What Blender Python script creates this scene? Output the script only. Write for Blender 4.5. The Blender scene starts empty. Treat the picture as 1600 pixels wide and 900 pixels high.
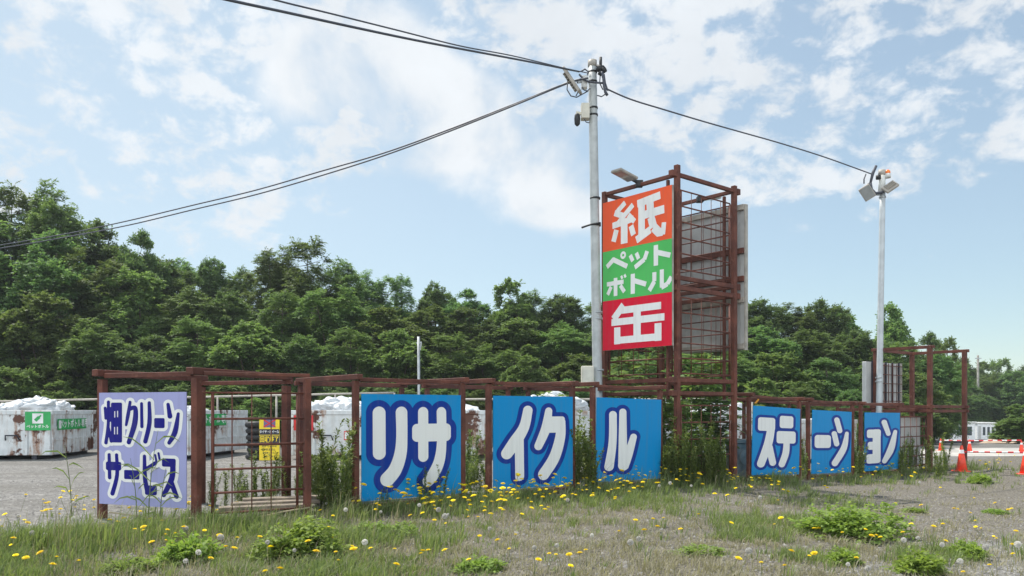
import bpy, bmesh, math, random
import numpy as np
from mathutils import Vector, Matrix, Euler

random.seed(7); np.random.seed(7)
scene = bpy.context.scene
COL = scene.collection
F, CX, HY, EYE = 1253.0, 800.0, 640.0, 1.4      # focal length, centre column, horizon row (1600 px wide photo), eye height

# ---------------------------------------------------------------- camera
cam = bpy.data.cameras.new('camera'); cam.sensor_width = 36.0; cam.sensor_fit = 'HORIZONTAL'
cam.lens = 36.0 * F / 1600.0
cam.shift_y = (HY - 450.0) / 1600.0
cam.clip_start = 0.1; cam.clip_end = 3000
cam_o = bpy.data.objects.new('camera', cam); COL.objects.link(cam_o)
cam_o.location = (0, 0, EYE); cam_o.rotation_euler = (math.pi / 2, 0, 0)
scene.camera = cam_o

# ---------------------------------------------------------------- light and exposure
SUN_EL, SUN_AZ = math.radians(60), math.radians(-44)      # azimuth from +Y, positive to +X
SUN_DIR = Vector((math.sin(SUN_AZ) * math.cos(SUN_EL), math.cos(SUN_AZ) * math.cos(SUN_EL), math.sin(SUN_EL)))
sun = bpy.data.lights.new('sun', 'SUN'); sun.energy = 4.5; sun.angle = math.radians(0.6); sun.color = (1.0, 0.95, 0.87)
sun_o = bpy.data.objects.new('sun', sun); COL.objects.link(sun_o)
sun_o.rotation_euler = SUN_DIR.to_track_quat('Z', 'Y').to_euler()
vs = scene.view_settings
vs.view_transform = 'Standard'; vs.look = 'None'; vs.gamma = 1.0; vs.use_curve_mapping = False
vs.exposure = 0.42
scene.cycles.max_bounces = 6
scene.cycles.sample_clamp_indirect = 6.0

# ---------------------------------------------------------------- node helpers
class NT:
    def __init__(s, tree): s.t = tree; s.n = tree.nodes; s.l = tree.links
    def new(s, kind, **kw):
        nd = s.n.new(kind)
        for k, v in kw.items(): setattr(nd, k, v)
        return nd
    def put(s, inp, v):
        if isinstance(v, bpy.types.NodeSocket): s.l.new(v, inp)
        else:
            if hasattr(inp.default_value, '__len__') and len(inp.default_value) == 4 and len(v) == 3: v = (*v, 1)
            inp.default_value = v
    def math(s, op, a, b=None, c=None, clamp=False):
        nd = s.new('ShaderNodeMath', operation=op, use_clamp=clamp)
        s.put(nd.inputs[0], a)
        if b is not None: s.put(nd.inputs[1], b)
        if c is not None: s.put(nd.inputs[2], c)
        return nd.outputs[0]
    def vmath(s, op, a, b=None):
        nd = s.new('ShaderNodeVectorMath', operation=op); s.put(nd.inputs[0], a)
        if b is not None: s.put(nd.inputs[1], b)
        return nd.outputs['Value'] if op in ('DOT_PRODUCT', 'LENGTH') else nd.outputs[0]
    def noise(s, vec, scale, detail=4, rough=0.55, dist=0.0, col=False):
        nd = s.new('ShaderNodeTexNoise')
        if vec is not None: s.put(nd.inputs['Vector'], vec)
        nd.inputs['Scale'].default_value = scale; nd.inputs['Detail'].default_value = detail
        nd.inputs['Roughness'].default_value = rough; nd.inputs['Distortion'].default_value = dist
        return nd.outputs['Color' if col else 'Fac']
    def ramp(s, v, a, b, lo=0.0, hi=1.0, smooth=True):
        nd = s.new('ShaderNodeMapRange', interpolation_type='SMOOTHSTEP' if smooth else 'LINEAR')
        s.put(nd.inputs[0], v)
        for i, x in enumerate((a, b, lo, hi)): s.put(nd.inputs[i + 1], x)
        return nd.outputs[0]
    def mix(s, f, a, b, blend='MIX'):
        nd = s.new('ShaderNodeMix', data_type='RGBA', blend_type=blend)
        s.put(nd.inputs[0], f); s.put(nd.inputs[6], a); s.put(nd.inputs[7], b)
        return nd.outputs[2]

# ---------------------------------------------------------------- sky with clouds
world = bpy.data.worlds.new('World'); scene.world = world; world.use_nodes = True
w = NT(world.node_tree)
for nd in list(w.n): w.n.remove(nd)
out = w.new('ShaderNodeOutputWorld'); bg = w.new('ShaderNodeBackground')
w.l.new(bg.outputs[0], out.inputs[0])
SKY = 0.10
bg.inputs['Strength'].default_value = SKY
sky = w.new('ShaderNodeTexSky', sky_type='NISHITA'); sky.sun_disc = False
sky.sun_elevation = SUN_EL; sky.sun_rotation = SUN_AZ
sky.air_density = 1.0; sky.dust_density = 0.35; sky.ozone_density = 1.6; sky.altitude = 50
tc = w.new('ShaderNodeTexCoord'); D = tc.outputs['Generated']
sep = w.new('ShaderNodeSeparateXYZ'); w.l.new(D, sep.inputs[0])
zz = w.math('MAXIMUM', w.math('ADD', sep.outputs[2], 0.26), 0.05)
cmb = w.new('ShaderNodeCombineXYZ')
w.put(cmb.inputs[0], w.math('DIVIDE', sep.outputs[0], zz)); w.put(cmb.inputs[1], w.math('DIVIDE', sep.outputs[1], zz))
P = cmb.outputs[0]                                         # a flat cloud layer seen in perspective
def blob_sum(blobs):
    tot = None
    for px, py, r, wt in blobs:
        v = Vector(((px - CX) / F, 1.0, (HY - py) / F)).normalized()
        k = 1.0 / (r / F) ** 2
        e = w.math('EXPONENT', w.math('MULTIPLY', w.math('SUBTRACT', w.vmath('DOT_PRODUCT', D, tuple(v)), 1.0), 2 * k))
        e = w.math('MULTIPLY', e, wt)
        tot = e if tot is None else w.math('ADD', tot, e)
    return tot
CLOUD_FINE = [(60, 40, 260, .42), (380, 60, 160, .2), (200, 30, 200, .3), (260, 110, 190, .30), (60, 200, 90, .16), (330, 195, 50, .22), (110, 212, 50, .2), (390, 195, 35, .2), (760, 60, 170, .18),
              (1010, 60, 110, .34), (1120, 170, 110, .26), (1260, 165, 130, .3), (1430, 130, 130, .34), (1570, 80, 110, .34), (1350, 205, 120, .24),
              (1560, 190, 90, .22), (1290, 65, 34, .3), (1370, 38, 36, .3), (1480, 8, 80, .3), (1220, 20, 50, .25), (1180, 270, 90, .12), (1400, -80, 220, .2),
              (300, -120, 300, .34), (900, -150, 220, .2)]
CLOUD_SOFT = [(520, 70, 110, .30), (610, 110, 110, .24), (470, 130, 60, .2), (690, 205, 100, .36), (590, 230, 60, .26), (830, 195, 90, .28), (950, 190, 80, .2), (870, 308, 52, .40),
              (830, 318, 40, .25), (930, 310, 50, .30)]
n_f = w.noise(w.vmath('MULTIPLY', D, (1.0, 1.0, 1.55)), 21.0, 8, 0.60, 0.2); n_s = w.noise(w.vmath('ADD', D, (3.1, 1.7, 0.4)), 6.5, 8, 0.56, 0.2)
n_b = w.noise(w.vmath('ADD', D, (0.0, 7.0, 0.0)), 1.6, 6, 0.55)
back = w.ramp(sep.outputs[1], -0.1, -0.7)                  # unseen bright cloud bank added behind the viewer as fill light
d_f = w.math('ADD', n_f, w.math('MINIMUM', blob_sum(CLOUD_FINE), 0.34)); d_s = w.math('ADD', n_s, w.math('MINIMUM', blob_sum(CLOUD_SOFT), 0.36))
d_f = w.math('ADD', d_f, w.math('MULTIPLY', w.math('SUBTRACT', w.noise(D, 5.0, 3), 0.5), 0.55)); a_f = w.ramp(d_f, 0.745, 0.95, 0.0, 0.9); a_s = w.ramp(d_s, 0.71, 0.94, 0.0, 0.97)
a_b = w.math('MULTIPLY', w.ramp(n_b, 0.36, 0.56), back)
alpha = w.math('MAXIMUM', w.math('MAXIMUM', a_f, a_s), w.math('MULTIPLY', a_b, 0.95))
cl_v = w.ramp(n_s, 0.3, 0.75, 0.86, 1.0)
cl_front = w.mix(back, (7.0, 7.3, 7.6, 1), (18.0, 19.2, 19.8, 1))
cl = w.mix(1.0, cl_front, w.mix(cl_v, (0, 0, 0, 1), (1, 1, 1, 1)), 'MULTIPLY')
milk = w.ramp(sep.outputs[0], 0.55, -0.6, 0.32, 0.68)      # thin high veil, thicker towards the sun's side
base = w.mix(milk, w.mix(1.0, sky.outputs[0], (1.02, 1.08, 1.0, 1), 'MULTIPLY'), (5.2, 6.15, 6.85, 1))
w.put(bg.inputs['Color'], w.mix(alpha, base, cl))

# ---------------------------------------------------------------- materials
def mat(name):
    m = bpy.data.materials.new(name); m.use_nodes = True
    t = NT(m.node_tree); b = t.n['Principled BSDF']
    return m, t, b
def geo_pos(t): return t.new('ShaderNodeNewGeometry').outputs['Position']
def obj_co(t): return t.new('ShaderNodeTexCoord').outputs['Object']
def plain(name, c, rough=0.5, metal=0.0, var=0.12, scale=6.0, bump=0.0, spec=0.5):
    m, t, b = mat(name)
    n = t.noise(geo_pos(t), scale, 5, 0.6)
    c2 = tuple(x * (1 - var) for x in c); c3 = tuple(min(1, x * (1 + var)) for x in c)
    t.put(b.inputs['Base Color'], t.mix(t.ramp(n, 0.3, 0.7), (*c2, 1), (*c3, 1)))
    t.put(b.inputs['Roughness'], t.ramp(n, 0.2, 0.8, max(0, rough - .08), min(1, rough + .08)))
    b.inputs['Metallic'].default_value = metal; b.inputs['Specular IOR Level'].default_value = spec
    if bump:
        bp = t.new('ShaderNodeBump'); bp.inputs['Strength'].default_value = bump; bp.inputs['Distance'].default_value = 0.01
        t.put(bp.inputs['Height'], t.noise(geo_pos(t), scale * 8, 4)); t.put(b.inputs['Normal'], bp.outputs[0])
    return m
def sign_mat(name, c, rough=0.35):
    """painted sheet metal: faint dust streaks running down, small scuffs"""
    m, t, b = mat(name)
    p = geo_pos(t)
    mp = t.new('ShaderNodeMapping'); t.put(mp.inputs[0], p); mp.inputs['Scale'].default_value = (9, 9, 0.7)
    st = t.ramp(t.noise(mp.outputs[0], 1.6, 5, 0.6), 0.45, 0.78, 0, 0.55)
    sc = t.ramp(t.noise(p, 34, 3, 0.7), 0.70, 0.76, 0, 0.35)
    d = tuple(x * 0.72 + 0.05 for x in c)
    col = t.mix(st, (*c, 1), (*d, 1)); col = t.mix(sc, col, (0.35, 0.34, 0.31, 1))
    t.put(b.inputs['Base Color'], col); t.put(b.inputs['Roughness'], t.ramp(st, 0, 0.3, rough, rough + .25)); b.inputs['Specular IOR Level'].default_value = 0.16
    return m
def rust_frame_mat():
    m, t, b = mat('rusty_red_paint')
    p = geo_pos(t)
    n1 = t.noise(p, 3.0, 6, 0.65); n2 = t.noise(p, 22.0, 5, 0.7)
    col = t.mix(t.ramp(n1, 0.35, 0.68), (0.082, 0.022, 0.013, 1), (0.165, 0.050, 0.030, 1))
    col = t.mix(t.ramp(n2, 0.56, 0.70, 0, 0.85), col, (0.035, 0.016, 0.012, 1))
    col = t.mix(t.ramp(t.noise(p, 9.0, 6, 0.7), 0.56, 0.72, 0, 0.6), col, (0.28, 0.135, 0.095, 1))
    t.put(b.inputs['Base Color'], col); b.inputs['Roughness'].default_value = 0.72
    bp = t.new('ShaderNodeBump'); bp.inputs['Strength'].default_value = 0.5; bp.inputs['Distance'].default_value = 0.004
    t.put(bp.inputs['Height'], n2); t.put(b.inputs['Normal'], bp.outputs[0])
    return m
def container_mat():
    m, t, b = mat('rusting_white_steel')
    p = geo_pos(t)
    mp = t.new('ShaderNodeMapping'); t.put(mp.inputs[0], p); mp.inputs['Scale'].default_value = (4.5, 4.5, 0.55)
    runs = t.noise(mp.outputs[0], 1.5, 7, 0.68); spots = t.noise(p, 1.1, 7, 0.65)
    k = t.math('MULTIPLY', t.ramp(runs, 0.46, 0.62), t.ramp(spots, 0.44, 0.56))
    k2 = t.ramp(spots, 0.55, 0.585)
    col = t.mix(t.ramp(t.noise(p, 5, 5), 0.3, 0.7), (0.60, 0.63, 0.64, 1), (0.72, 0.74, 0.75, 1))
    col = t.mix(t.ramp(runs, 0.42, 0.72, 0, 0.35), col, (0.42, 0.38, 0.33, 1))
    col = t.mix(t.math('MULTIPLY', k, 0.9), col, (0.27, 0.11, 0.04, 1)); col = t.mix(k2, col, (0.10, 0.035, 0.018, 1))
    t.put(b.inputs['Base Color'], col); b.inputs['Roughness'].default_value = 0.55
    return m
def leaf_mat(name, c, c2, trans=0.35, rough=0.6, tint=(1.35, 1.4, 0.8, 1), vary=.12):
    m, t, b = mat(name)
    g = t.new('ShaderNodeNewGeometry'); oi = t.new('ShaderNodeObjectInfo')
    col = t.mix(g.outputs['Random Per Island'], (*c, 1), (*c2, 1))
    hs = t.new('ShaderNodeHueSaturation'); t.put(hs.inputs['Color'], col)
    t.put(hs.inputs['Hue'], t.ramp(oi.outputs['Random'], 0, 1, 0.5 - vary * .09, 0.5 + vary * .06, False))
    t.put(hs.inputs['Value'], t.ramp(oi.outputs['Random'], 0, 1, 1 - vary, 1 + vary * 1.3, False))
    col = hs.outputs[0]
    t.put(b.inputs['Base Color'], col); b.inputs['Roughness'].default_value = rough
    b.inputs['Specular IOR Level'].default_value = 0.22
    tr = t.new('ShaderNodeBsdfTranslucent'); t.put(tr.inputs[0], t.mix(1.0, col, tint, 'MULTIPLY'))
    mx = t.new('ShaderNodeMixShader'); mx.inputs[0].default_value = trans
    o = [n for n in t.n if n.type == 'OUTPUT_MATERIAL'][0]
    t.l.new(b.outputs[0], mx.inputs[1]); t.l.new(tr.outputs[0], mx.inputs[2]); t.l.new(mx.outputs[0], o.inputs[0])
    return m
def ground_mat():
    m, t, b = mat('gravel_and_soil')
    p = geo_pos(t)
    vo = t.new('ShaderNodeTexVoronoi'); t.put(vo.inputs['Vector'], p); vo.inputs['Scale'].default_value = 34
    vo2 = t.new('ShaderNodeTexVoronoi'); t.put(vo2.inputs['Vector'], p); vo2.inputs['Scale'].default_value = 13
    cellv = t.new('ShaderNodeSeparateColor'); t.put(cellv.inputs[0], vo.outputs['Color'])
    grav = t.mix(cellv.outputs[0], (0.10, 0.097, 0.093, 1), (0.29, 0.28, 0.268, 1))
    cell2 = t.new('ShaderNodeSeparateColor'); t.put(cell2.inputs[0], vo2.outputs['Color'])
    grav = t.mix(t.ramp(cell2.outputs[0], 0.72, 0.95, 0, 0.7), grav, (0.33, 0.32, 0.30, 1))
    grav = t.mix(t.ramp(t.noise(p, 0.45, 6, 0.65), 0.40, 0.62, 0, 0.6), grav, (0.14, 0.132, 0.12, 1)); grav = t.mix(t.ramp(t.noise(p, 5.0, 5, 0.7), 0.5, 0.7, 0, 0.5), grav, (0.31, 0.30, 0.28, 1))
    tr_ = t.new('ShaderNodeMapping'); t.put(tr_.inputs[0], p); tr_.inputs['Rotation'].default_value = (0, 0, -0.25); tr_.inputs['Scale'].default_value = (.10, 1.5, 1); grav = t.mix(t.ramp(t.noise(tr_.outputs[0], 1.3, 5, .6), .48, .66, 0, .5), grav, (0.125, 0.118, 0.108, 1))
    soil = t.mix(t.ramp(t.noise(p, 26, 6, 0.7), 0.35, 0.65), (0.075, 0.066, 0.054, 1), (0.24, 0.22, 0.185, 1))
    sx = t.new('ShaderNodeSeparateXYZ'); t.put(sx.inputs[0], p)
    # soil and litter near the fence line, gravel in the yard behind and in the drive at the right
    along = t.math('MULTIPLY_ADD', sx.outputs[0], -0.835, sx.outputs[1])       # y - .835 x
    fr = t.math('MULTIPLY', t.ramp(along, 15.2, 13.2), t.ramp(along, 3.2, 6.0))
    nz = t.noise(p, 0.9, 6, 0.6)
    k = t.ramp(t.math('ADD', fr, t.math('MULTIPLY', t.math('SUBTRACT', nz, 0.5), 1.3)), 0.45, 0.8)
    col = t.mix(k, grav, soil)
    t.put(b.inputs['Base Color'], col); b.inputs['Roughness'].default_value = 0.95; b.inputs['Specular IOR Level'].default_value = 0.2
    bp = t.new('ShaderNodeBump'); bp.inputs['Strength'].default_value = 0.9; bp.inputs['Distance'].default_value = 0.02
    t.put(bp.inputs['Height'], t.math('ADD', vo.outputs['Distance'], t.math('MULTIPLY', t.noise(p, 18, 6, 0.7), 0.8)))
    t.put(b.inputs['Normal'], bp.outputs[0])
    return m

M = {
 'rust': rust_frame_mat(), 'container': container_mat(), 'ground': ground_mat(),
 'blue': sign_mat('blue_sheet', (0.002, 0.25, 0.58)), 'border': sign_mat('dark_blue_vinyl', (0.003, 0.035, 0.27)),
 'white': sign_mat('white_vinyl', (0.80, 0.80, 0.79)), 'lav': sign_mat('lavender_sheet', (0.35, 0.36, 0.62)),
 'navy': sign_mat('navy_vinyl', (0.006, 0.006, 0.20)), 'orange': sign_mat('orange_vinyl', (0.84, 0.11, 0.035)),
 'green': sign_mat('green_vinyl', (0.09, 0.50, 0.12)), 'red': sign_mat('red_vinyl', (0.68, 0.008, 0.036)),
 'back': plain('grey_sheet_back', (0.46, 0.46, 0.45), 0.5, 0, .1, 3), 'channel': plain('weathered_grey_channel', (0.36, 0.33, 0.29), 0.6, 0, .25, 5),
 'galv': plain('galvanised_steel', (0.42, 0.44, 0.45), 0.42, 0.35, .14, 7), 'pole': plain('grey_painted_pole', (0.43, 0.45, 0.45), 0.55, 0.1, .16, 4),
 'pole2': plain('pale_grey_pole', (0.50, 0.53, 0.55), 0.45, 0.1, .12, 4),
 'dark': plain('black_rubber', (0.018, 0.018, 0.02), 0.6), 'cable': plain('cable_sheath', (0.06, 0.065, 0.085), 0.6),
 'beige': plain('beige_cabinet', (0.60, 0.57, 0.48), 0.5, 0, .12, 5), 'lampw': plain('off_white_casting', (0.66, 0.66, 0.63), 0.45),
 'lens': plain('lamp_glass', (0.26, 0.27, 0.27), 0.12), 'beacon': plain('orange_dome', (0.95, 0.20, 0.02), 0.25),
 'bag': plain('white_plastic_film', (0.60, 0.62, 0.64), 0.32, 0, .06, 9, 0.5), 'lgreen': plain('green_label', (0.02, 0.36, 0.09), 0.4),
 'lred': plain('red_label', (0.62, 0.02, 0.03), 0.4), 'yellow': plain('yellow_board', (0.90, 0.66, 0.02), 0.45), 'ink': plain('black_print', (0.02, 0.02, 0.035), 0.5),
 'lwhite': plain('white_print', (0.80, 0.80, 0.80), 0.5), 'violet': plain('violet_print', (0.16, 0.12, 0.26), 0.5),
 'concrete': plain('old_concrete', (0.27, 0.26, 0.23), 0.9, 0, .3, 5, 0.6), 'wood': plain('grey_planks', (0.22, 0.18, 0.14), 0.85, 0, .35, 8, .5),
 'rope': plain('straw_rope', (0.42, 0.34, 0.22), 0.9), 'cone': plain('cone_orange', (0.88, 0.07, 0.03), 0.45, 0, .15), 'road': plain('pale_road', (0.40, 0.38, 0.35), 0.95, 0, .18, 1.2, .6),
 'bark': plain('bark', (0.11, 0.085, 0.065), 0.9, 0, .4, 5, .6), 'hill': plain('undergrowth_soil', (0.035, 0.055, 0.025), 1.0, 0, .6, .8, spec=0.0),
 'cabin': plain('white_cabin_wall', (0.74, 0.75, 0.76), 0.5), 'glass': plain('dark_window', (0.05, 0.065, 0.075), 0.1), 'dirt': plain('dirt_pile', (0.36, 0.27, 0.19), 0.95, 0, .25, 2, .8),
 'tape': plain('orange_strap', (0.75, 0.33, 0.03), 0.6),
 'leafA': leaf_mat('pinnate_leaves', (0.090, 0.158, 0.058), (0.172, 0.245, 0.095), .47, vary=.28),
 'leafB': leaf_mat('broad_leaves', (0.074, 0.138, 0.054), (0.145, 0.212, 0.084), .46, vary=.28),
 'leafC': leaf_mat('vine_leaves', (0.100, 0.172, 0.058), (0.190, 0.265, 0.095), .47, vary=.28),
 'weed': leaf_mat('weed_leaves', (0.12, 0.17, 0.045), (0.22, 0.27, 0.085), .40), 'bush': leaf_mat('mugwort_leaves', (0.14, 0.22, 0.045), (0.27, 0.37, 0.085), .42),
 'grass': leaf_mat('fresh_grass', (0.10, 0.15, 0.045), (0.23, 0.275, 0.11), .38), 'straw': leaf_mat('dry_grass', (0.21, 0.195, 0.125), (0.36, 0.335, 0.24), .3),
 'petal': leaf_mat('dandelion_petals', (0.86, 0.66, 0.01), (0.92, 0.78, 0.02), .25, .6, (1, 1, 1, 1)), 'clock': leaf_mat('seed_down', (0.66, 0.64, 0.60), (0.78, 0.77, 0.74), .4, .8, (1, 1, 1, 1)),
 'stem': leaf_mat('flower_stalk', (0.12, 0.16, 0.06), (0.16, 0.20, 0.08), .2), 'stone': None,
}
def stone_mat():
    m, t, b = mat('loose_stone'); g = t.new('ShaderNodeNewGeometry')
    t.put(b.inputs['Base Color'], t.mix(g.outputs['Random Per Island'], (0.10, 0.095, 0.09, 1), (0.31, 0.30, 0.285, 1))); b.inputs['Roughness'].default_value = .9
    return m
M['stone'] = stone_mat()

# ---------------------------------------------------------------- geometry helpers
def sst(a, b, v):
    t = max(0.0, min(1.0, (v - a) / (b - a))); return t * t * (3 - 2 * t)
def gz(x, y):
    r = x / max(y, 1.0)
    return -0.30 * sst(1, 10, x) - 1.35 * sst(36, 75, y) * sst(.38, .5, r)
def at(px, py, Y): return Vector(((px - CX) / F * Y, Y, EYE + (HY - py) / F * Y))
def gp(px, Y, dz=0.0):
    x = (px - CX) / F * Y; return Vector((x, Y, gz(x, Y) + dz))
DV = Vector((0.767, 0.641, 0)); NV = Vector((-0.641, 0.767, 0))    # along the fence, and back from it
def L0(px, off=0.0):
    u = (px - CX) / F; Y = 12.71 / (1 - 0.835 * u)
    p = Vector((u * Y, Y, 0)) + NV * off; return p

def tag(o, label=None, cat=None, group=None, kind=None):
    if label: o['label'] = label
    if cat: o['category'] = cat
    if group: o['group'] = group
    if kind: o['kind'] = kind
    return o
def thing(name, label, cat, loc=(0, 0, 0), rz=0.0, group=None):
    o = bpy.data.objects.new(name, None); COL.objects.link(o); o.empty_display_size = 0.2
    o.location = loc; o.rotation_euler = (0, 0, rz)
    return tag(o, label, cat, group)
def link(name, me, m, parent=None):
    o = bpy.data.objects.new(name, me); COL.objects.link(o)
    if m is not None and not me.materials: me.materials.append(m)
    if parent is not None: o.parent = parent
    return o
def dup(root, loc=None, rz=None, scale=None):
    r = root.copy(); COL.objects.link(r)
    for ch in root.children:
        c = ch.copy(); COL.objects.link(c); c.parent = r
        for g in ch.children:
            d = g.copy(); COL.objects.link(d); d.parent = c
    if loc is not None: r.location = loc
    if rz is not None: r.rotation_euler = (r.rotation_euler[0], r.rotation_euler[1], rz)
    if scale is not None: r.scale = scale
    return r

class MB:
    """collects shapes in WORLD or local coordinates; build() makes one mesh object"""
    def __init__(s): s.v = []; s.f = []; s.sm = []
    def add(s, vs, fs, smooth=False):
        o = len(s.v); s.v += [tuple(x) for x in vs]; s.f += [tuple(i + o for i in f) for f in fs]; s.sm += [smooth] * len(fs); return s
    def box(s, a, b):
        (x0, y0, z0), (x1, y1, z1) = a, b
        return s.add([(x0, y0, z0), (x1, y0, z0), (x1, y1, z0), (x0, y1, z0), (x0, y0, z1), (x1, y0, z1), (x1, y1, z1), (x0, y1, z1)],
                     [(0, 3, 2, 1), (4, 5, 6, 7), (0, 1, 5, 4), (1, 2, 6, 5), (2, 3, 7, 6), (3, 0, 4, 7)])
    def beam(s, p, q, w, h=None, side=None):
        p, q = Vector(p), Vector(q); h = w if h is None else h
        d = (q - p).normalized()
        up = Vector((0, 0, 1)) if abs(d.z) < 0.9 else (Vector(side) if side is not None else NV)
        r = d.cross(up).normalized(); u = r.cross(d).normalized()
        vs = []
        for c in (p, q):
            for a, b in ((-1, -1), (1, -1), (1, 1), (-1, 1)): vs.append(c + r * (a * w / 2) + u * (b * h / 2))
        return s.add(vs, [(0, 1, 2, 3), (7, 6, 5, 4), (0, 4, 5, 1), (1, 5, 6, 2), (2, 6, 7, 3), (3, 7, 4, 0)])
    def tube(s, pts, r, n=8, cap=True):
        pts = [Vector(p) for p in pts]; R = r if hasattr(r, '__len__') else [r] * len(pts)
        vs = []; fs = []; prev = None
        for i, p in enumerate(pts):
            d = (pts[min(i + 1, len(pts) - 1)] - pts[max(i - 1, 0)]).normalized()
            if prev is None:
                a = d.cross(Vector((0, 0, 1)));
                if a.length < 1e-3: a = d.cross(Vector((1, 0, 0)))
            else: a = prev - d * prev.dot(d)
            a.normalize(); prev = a; b = d.cross(a)
            for k in range(n):
                t = 2 * math.pi * k / n; vs.append(p + (a * math.cos(t) + b * math.sin(t)) * R[i])
        for i in range(len(pts) - 1):
            for k in range(n): fs.append((i * n + k, i * n + (k + 1) % n, (i + 1) * n + (k + 1) % n, (i + 1) * n + k))
        s.add(vs, fs, True)
        if cap:
            o = len(s.v) - len(vs); s.f += [tuple(o + k for k in range(n))[::-1], tuple(o + (len(pts) - 1) * n + k for k in range(n))]; s.sm += [False, False]
        return s
    def build(s, name, m, parent=None, bevel=0.0, origin=None):
        me = bpy.data.meshes.new(name)
        o = Vector(origin) if origin is not None else Vector((0, 0, 0))
        if parent is not None and origin is None and parent.get('_w'): o = Vector(parent.location)
        me.from_pydata([Vector(v) - o for v in s.v], [], s.f); me.polygons.foreach_set('use_smooth', s.sm)
        bm = bmesh.new(); bm.from_mesh(me); bmesh.ops.recalc_face_normals(bm, faces=bm.faces); bm.to_mesh(me); bm.free()
        ob = link(name, me, m, parent)
        if parent is None and origin is not None: ob.location = o
        if bevel:
            bv = ob.modifiers.new('bevel', 'BEVEL'); bv.width = bevel; bv.segments = 1; bv.limit_method = 'ANGLE'
        return ob
def wthing(name, label, cat, loc, group=None):
    """an Empty at its base whose parts are written in world coordinates"""
    o = thing(name, label, cat, loc, 0, group); o['_w'] = 1; return o
def quads_mesh(name, V):
    V = np.asarray(V, dtype=np.float32); n, k = V.shape[0], V.shape[1]
    me = bpy.data.meshes.new(name)
    me.vertices.add(n * k); me.vertices.foreach_set('co', V.reshape(-1))
    me.loops.add(n * k); me.loops.foreach_set('vertex_index', np.arange(n * k, dtype=np.int32))
    me.polygons.add(n); me.polygons.foreach_set('loop_start', np.arange(0, n * k, k, dtype=np.int32))
    me.update(calc_edges=True); return me

# ---------------------------------------------------------------- lettering: signed distance field -> flat vinyl sheet
def smooth(pts):
    if len(pts) < 3: return pts
    out = []
    for i in range(len(pts) - 1):
        p0, p1, p2, p3 = [np.array(pts[k], float) for k in (max(i - 1, 0), i, i + 1, min(i + 2, len(pts) - 1))]
        for k in range(5):
            t = k / 5; out.append(tuple(.5 * ((2 * p1) + (p2 - p0) * t + (2 * p0 - 5 * p1 + 4 * p2 - p3) * t * t + (3 * p1 - p0 - 3 * p2 + p3) * t ** 3)))
    return out + [tuple(pts[-1])]
def sdf_field(prims, X, Y):
    phi = np.full(X.shape, 1e6); neg = np.full(X.shape, 1e6)
    for p in prims:
        if p[0] == 'S':
            pts = smooth(p[1])
            if len(pts) == 1: pts = [pts[0], pts[0]]
            for (x0, y0, r0), (x1, y1, r1) in zip(pts, pts[1:]):
                dx, dy = x1 - x0, y1 - y0; L = dx * dx + dy * dy + 1e-9
                t = np.clip(((X - x0) * dx + (Y - y0) * dy) / L, 0, 1)
                phi = np.minimum(phi, np.hypot(X - x0 - t * dx, Y - y0 - t * dy) - (r0 + (r1 - r0) * t))
        elif p[0] == 'R':                                   # ring
            _, cx, cy, r, hw = p; phi = np.minimum(phi, np.abs(np.hypot(X - cx, Y - cy) - r) - hw)
        elif p[0] == 'P':                                   # square ended stroke
            _, pts, hw = p
            for (x0, y0), (x1, y1) in zip(pts, pts[1:]):
                L = math.hypot(x1 - x0, y1 - y0); ux, uy = (x1 - x0) / L, (y1 - y0) / L
                a = np.abs((X - (x0 + x1) / 2) * ux + (Y - (y0 + y1) / 2) * uy) - L / 2
                b = np.abs(-(X - x0) * uy + (Y - y0) * ux) - hw
                phi = np.minimum(phi, np.hypot(np.maximum(a, 0), np.maximum(b, 0)) + np.minimum(np.maximum(a, b), 0))
        else:
            _, cx, cy, hx, hy, r = p
            a = np.abs(X - cx) - hx + r; b = np.abs(Y - cy) - hy + r
            d = np.hypot(np.maximum(a, 0), np.maximum(b, 0)) + np.minimum(np.maximum(a, b), 0) - r
            if p[0] == 'B': phi = np.minimum(phi, d)
            else: neg = np.minimum(neg, d)
    return phi, neg
def iso_mesh(name, phi, gx, gy, fx, fy):
    """polygons of {phi<0}; fx, fy map grid coordinates to panel metres"""
    vs, fs = [], []; idx = {}
    def vid(x, y):
        k = (round(x, 3), round(y, 3))
        if k not in idx: idx[k] = len(vs); vs.append((fx(x), fy(y), 0.0))
        return idx[k]
    ny, nx = phi.shape; ins = phi < 0
    for j in range(ny - 1):
        run = None
        for i in range(nx - 1):
            c = int(ins[j, i]) + int(ins[j, i + 1]) + int(ins[j + 1, i]) + int(ins[j + 1, i + 1])
            if c == 4:
                if run is None: run = i
                continue
            if run is not None:
                fs.append((vid(gx[run], gy[j]), vid(gx[i], gy[j]), vid(gx[i], gy[j + 1]), vid(gx[run], gy[j + 1]))); run = None
            if c == 0: continue
            cs = [(i, j), (i + 1, j), (i + 1, j + 1), (i, j + 1)]; poly = []
            for k in range(4):
                (a, b), (a2, b2) = cs[k], cs[(k + 1) % 4]; p, q = phi[b, a], phi[b2, a2]
                if p < 0: poly.append(vid(gx[a], gy[b]))
                if (p < 0) != (q < 0):
                    t = p / (p - q); poly.append(vid(gx[a] + (gx[a2] - gx[a]) * t, gy[b] + (gy[b2] - gy[b]) * t))
            poly = [p for n_, p in enumerate(poly) if p != poly[n_ - 1]]
            if len(poly) >= 3: fs.append(tuple(poly))
        if run is not None: fs.append((vid(gx[run], gy[j]), vid(gx[nx - 1], gy[j]), vid(gx[nx - 1], gy[j + 1]), vid(gx[run], gy[j + 1])))
    me = bpy.data.meshes.new(name); me.from_pydata(vs, [], [f[::-1] for f in fs]); return me
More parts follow.
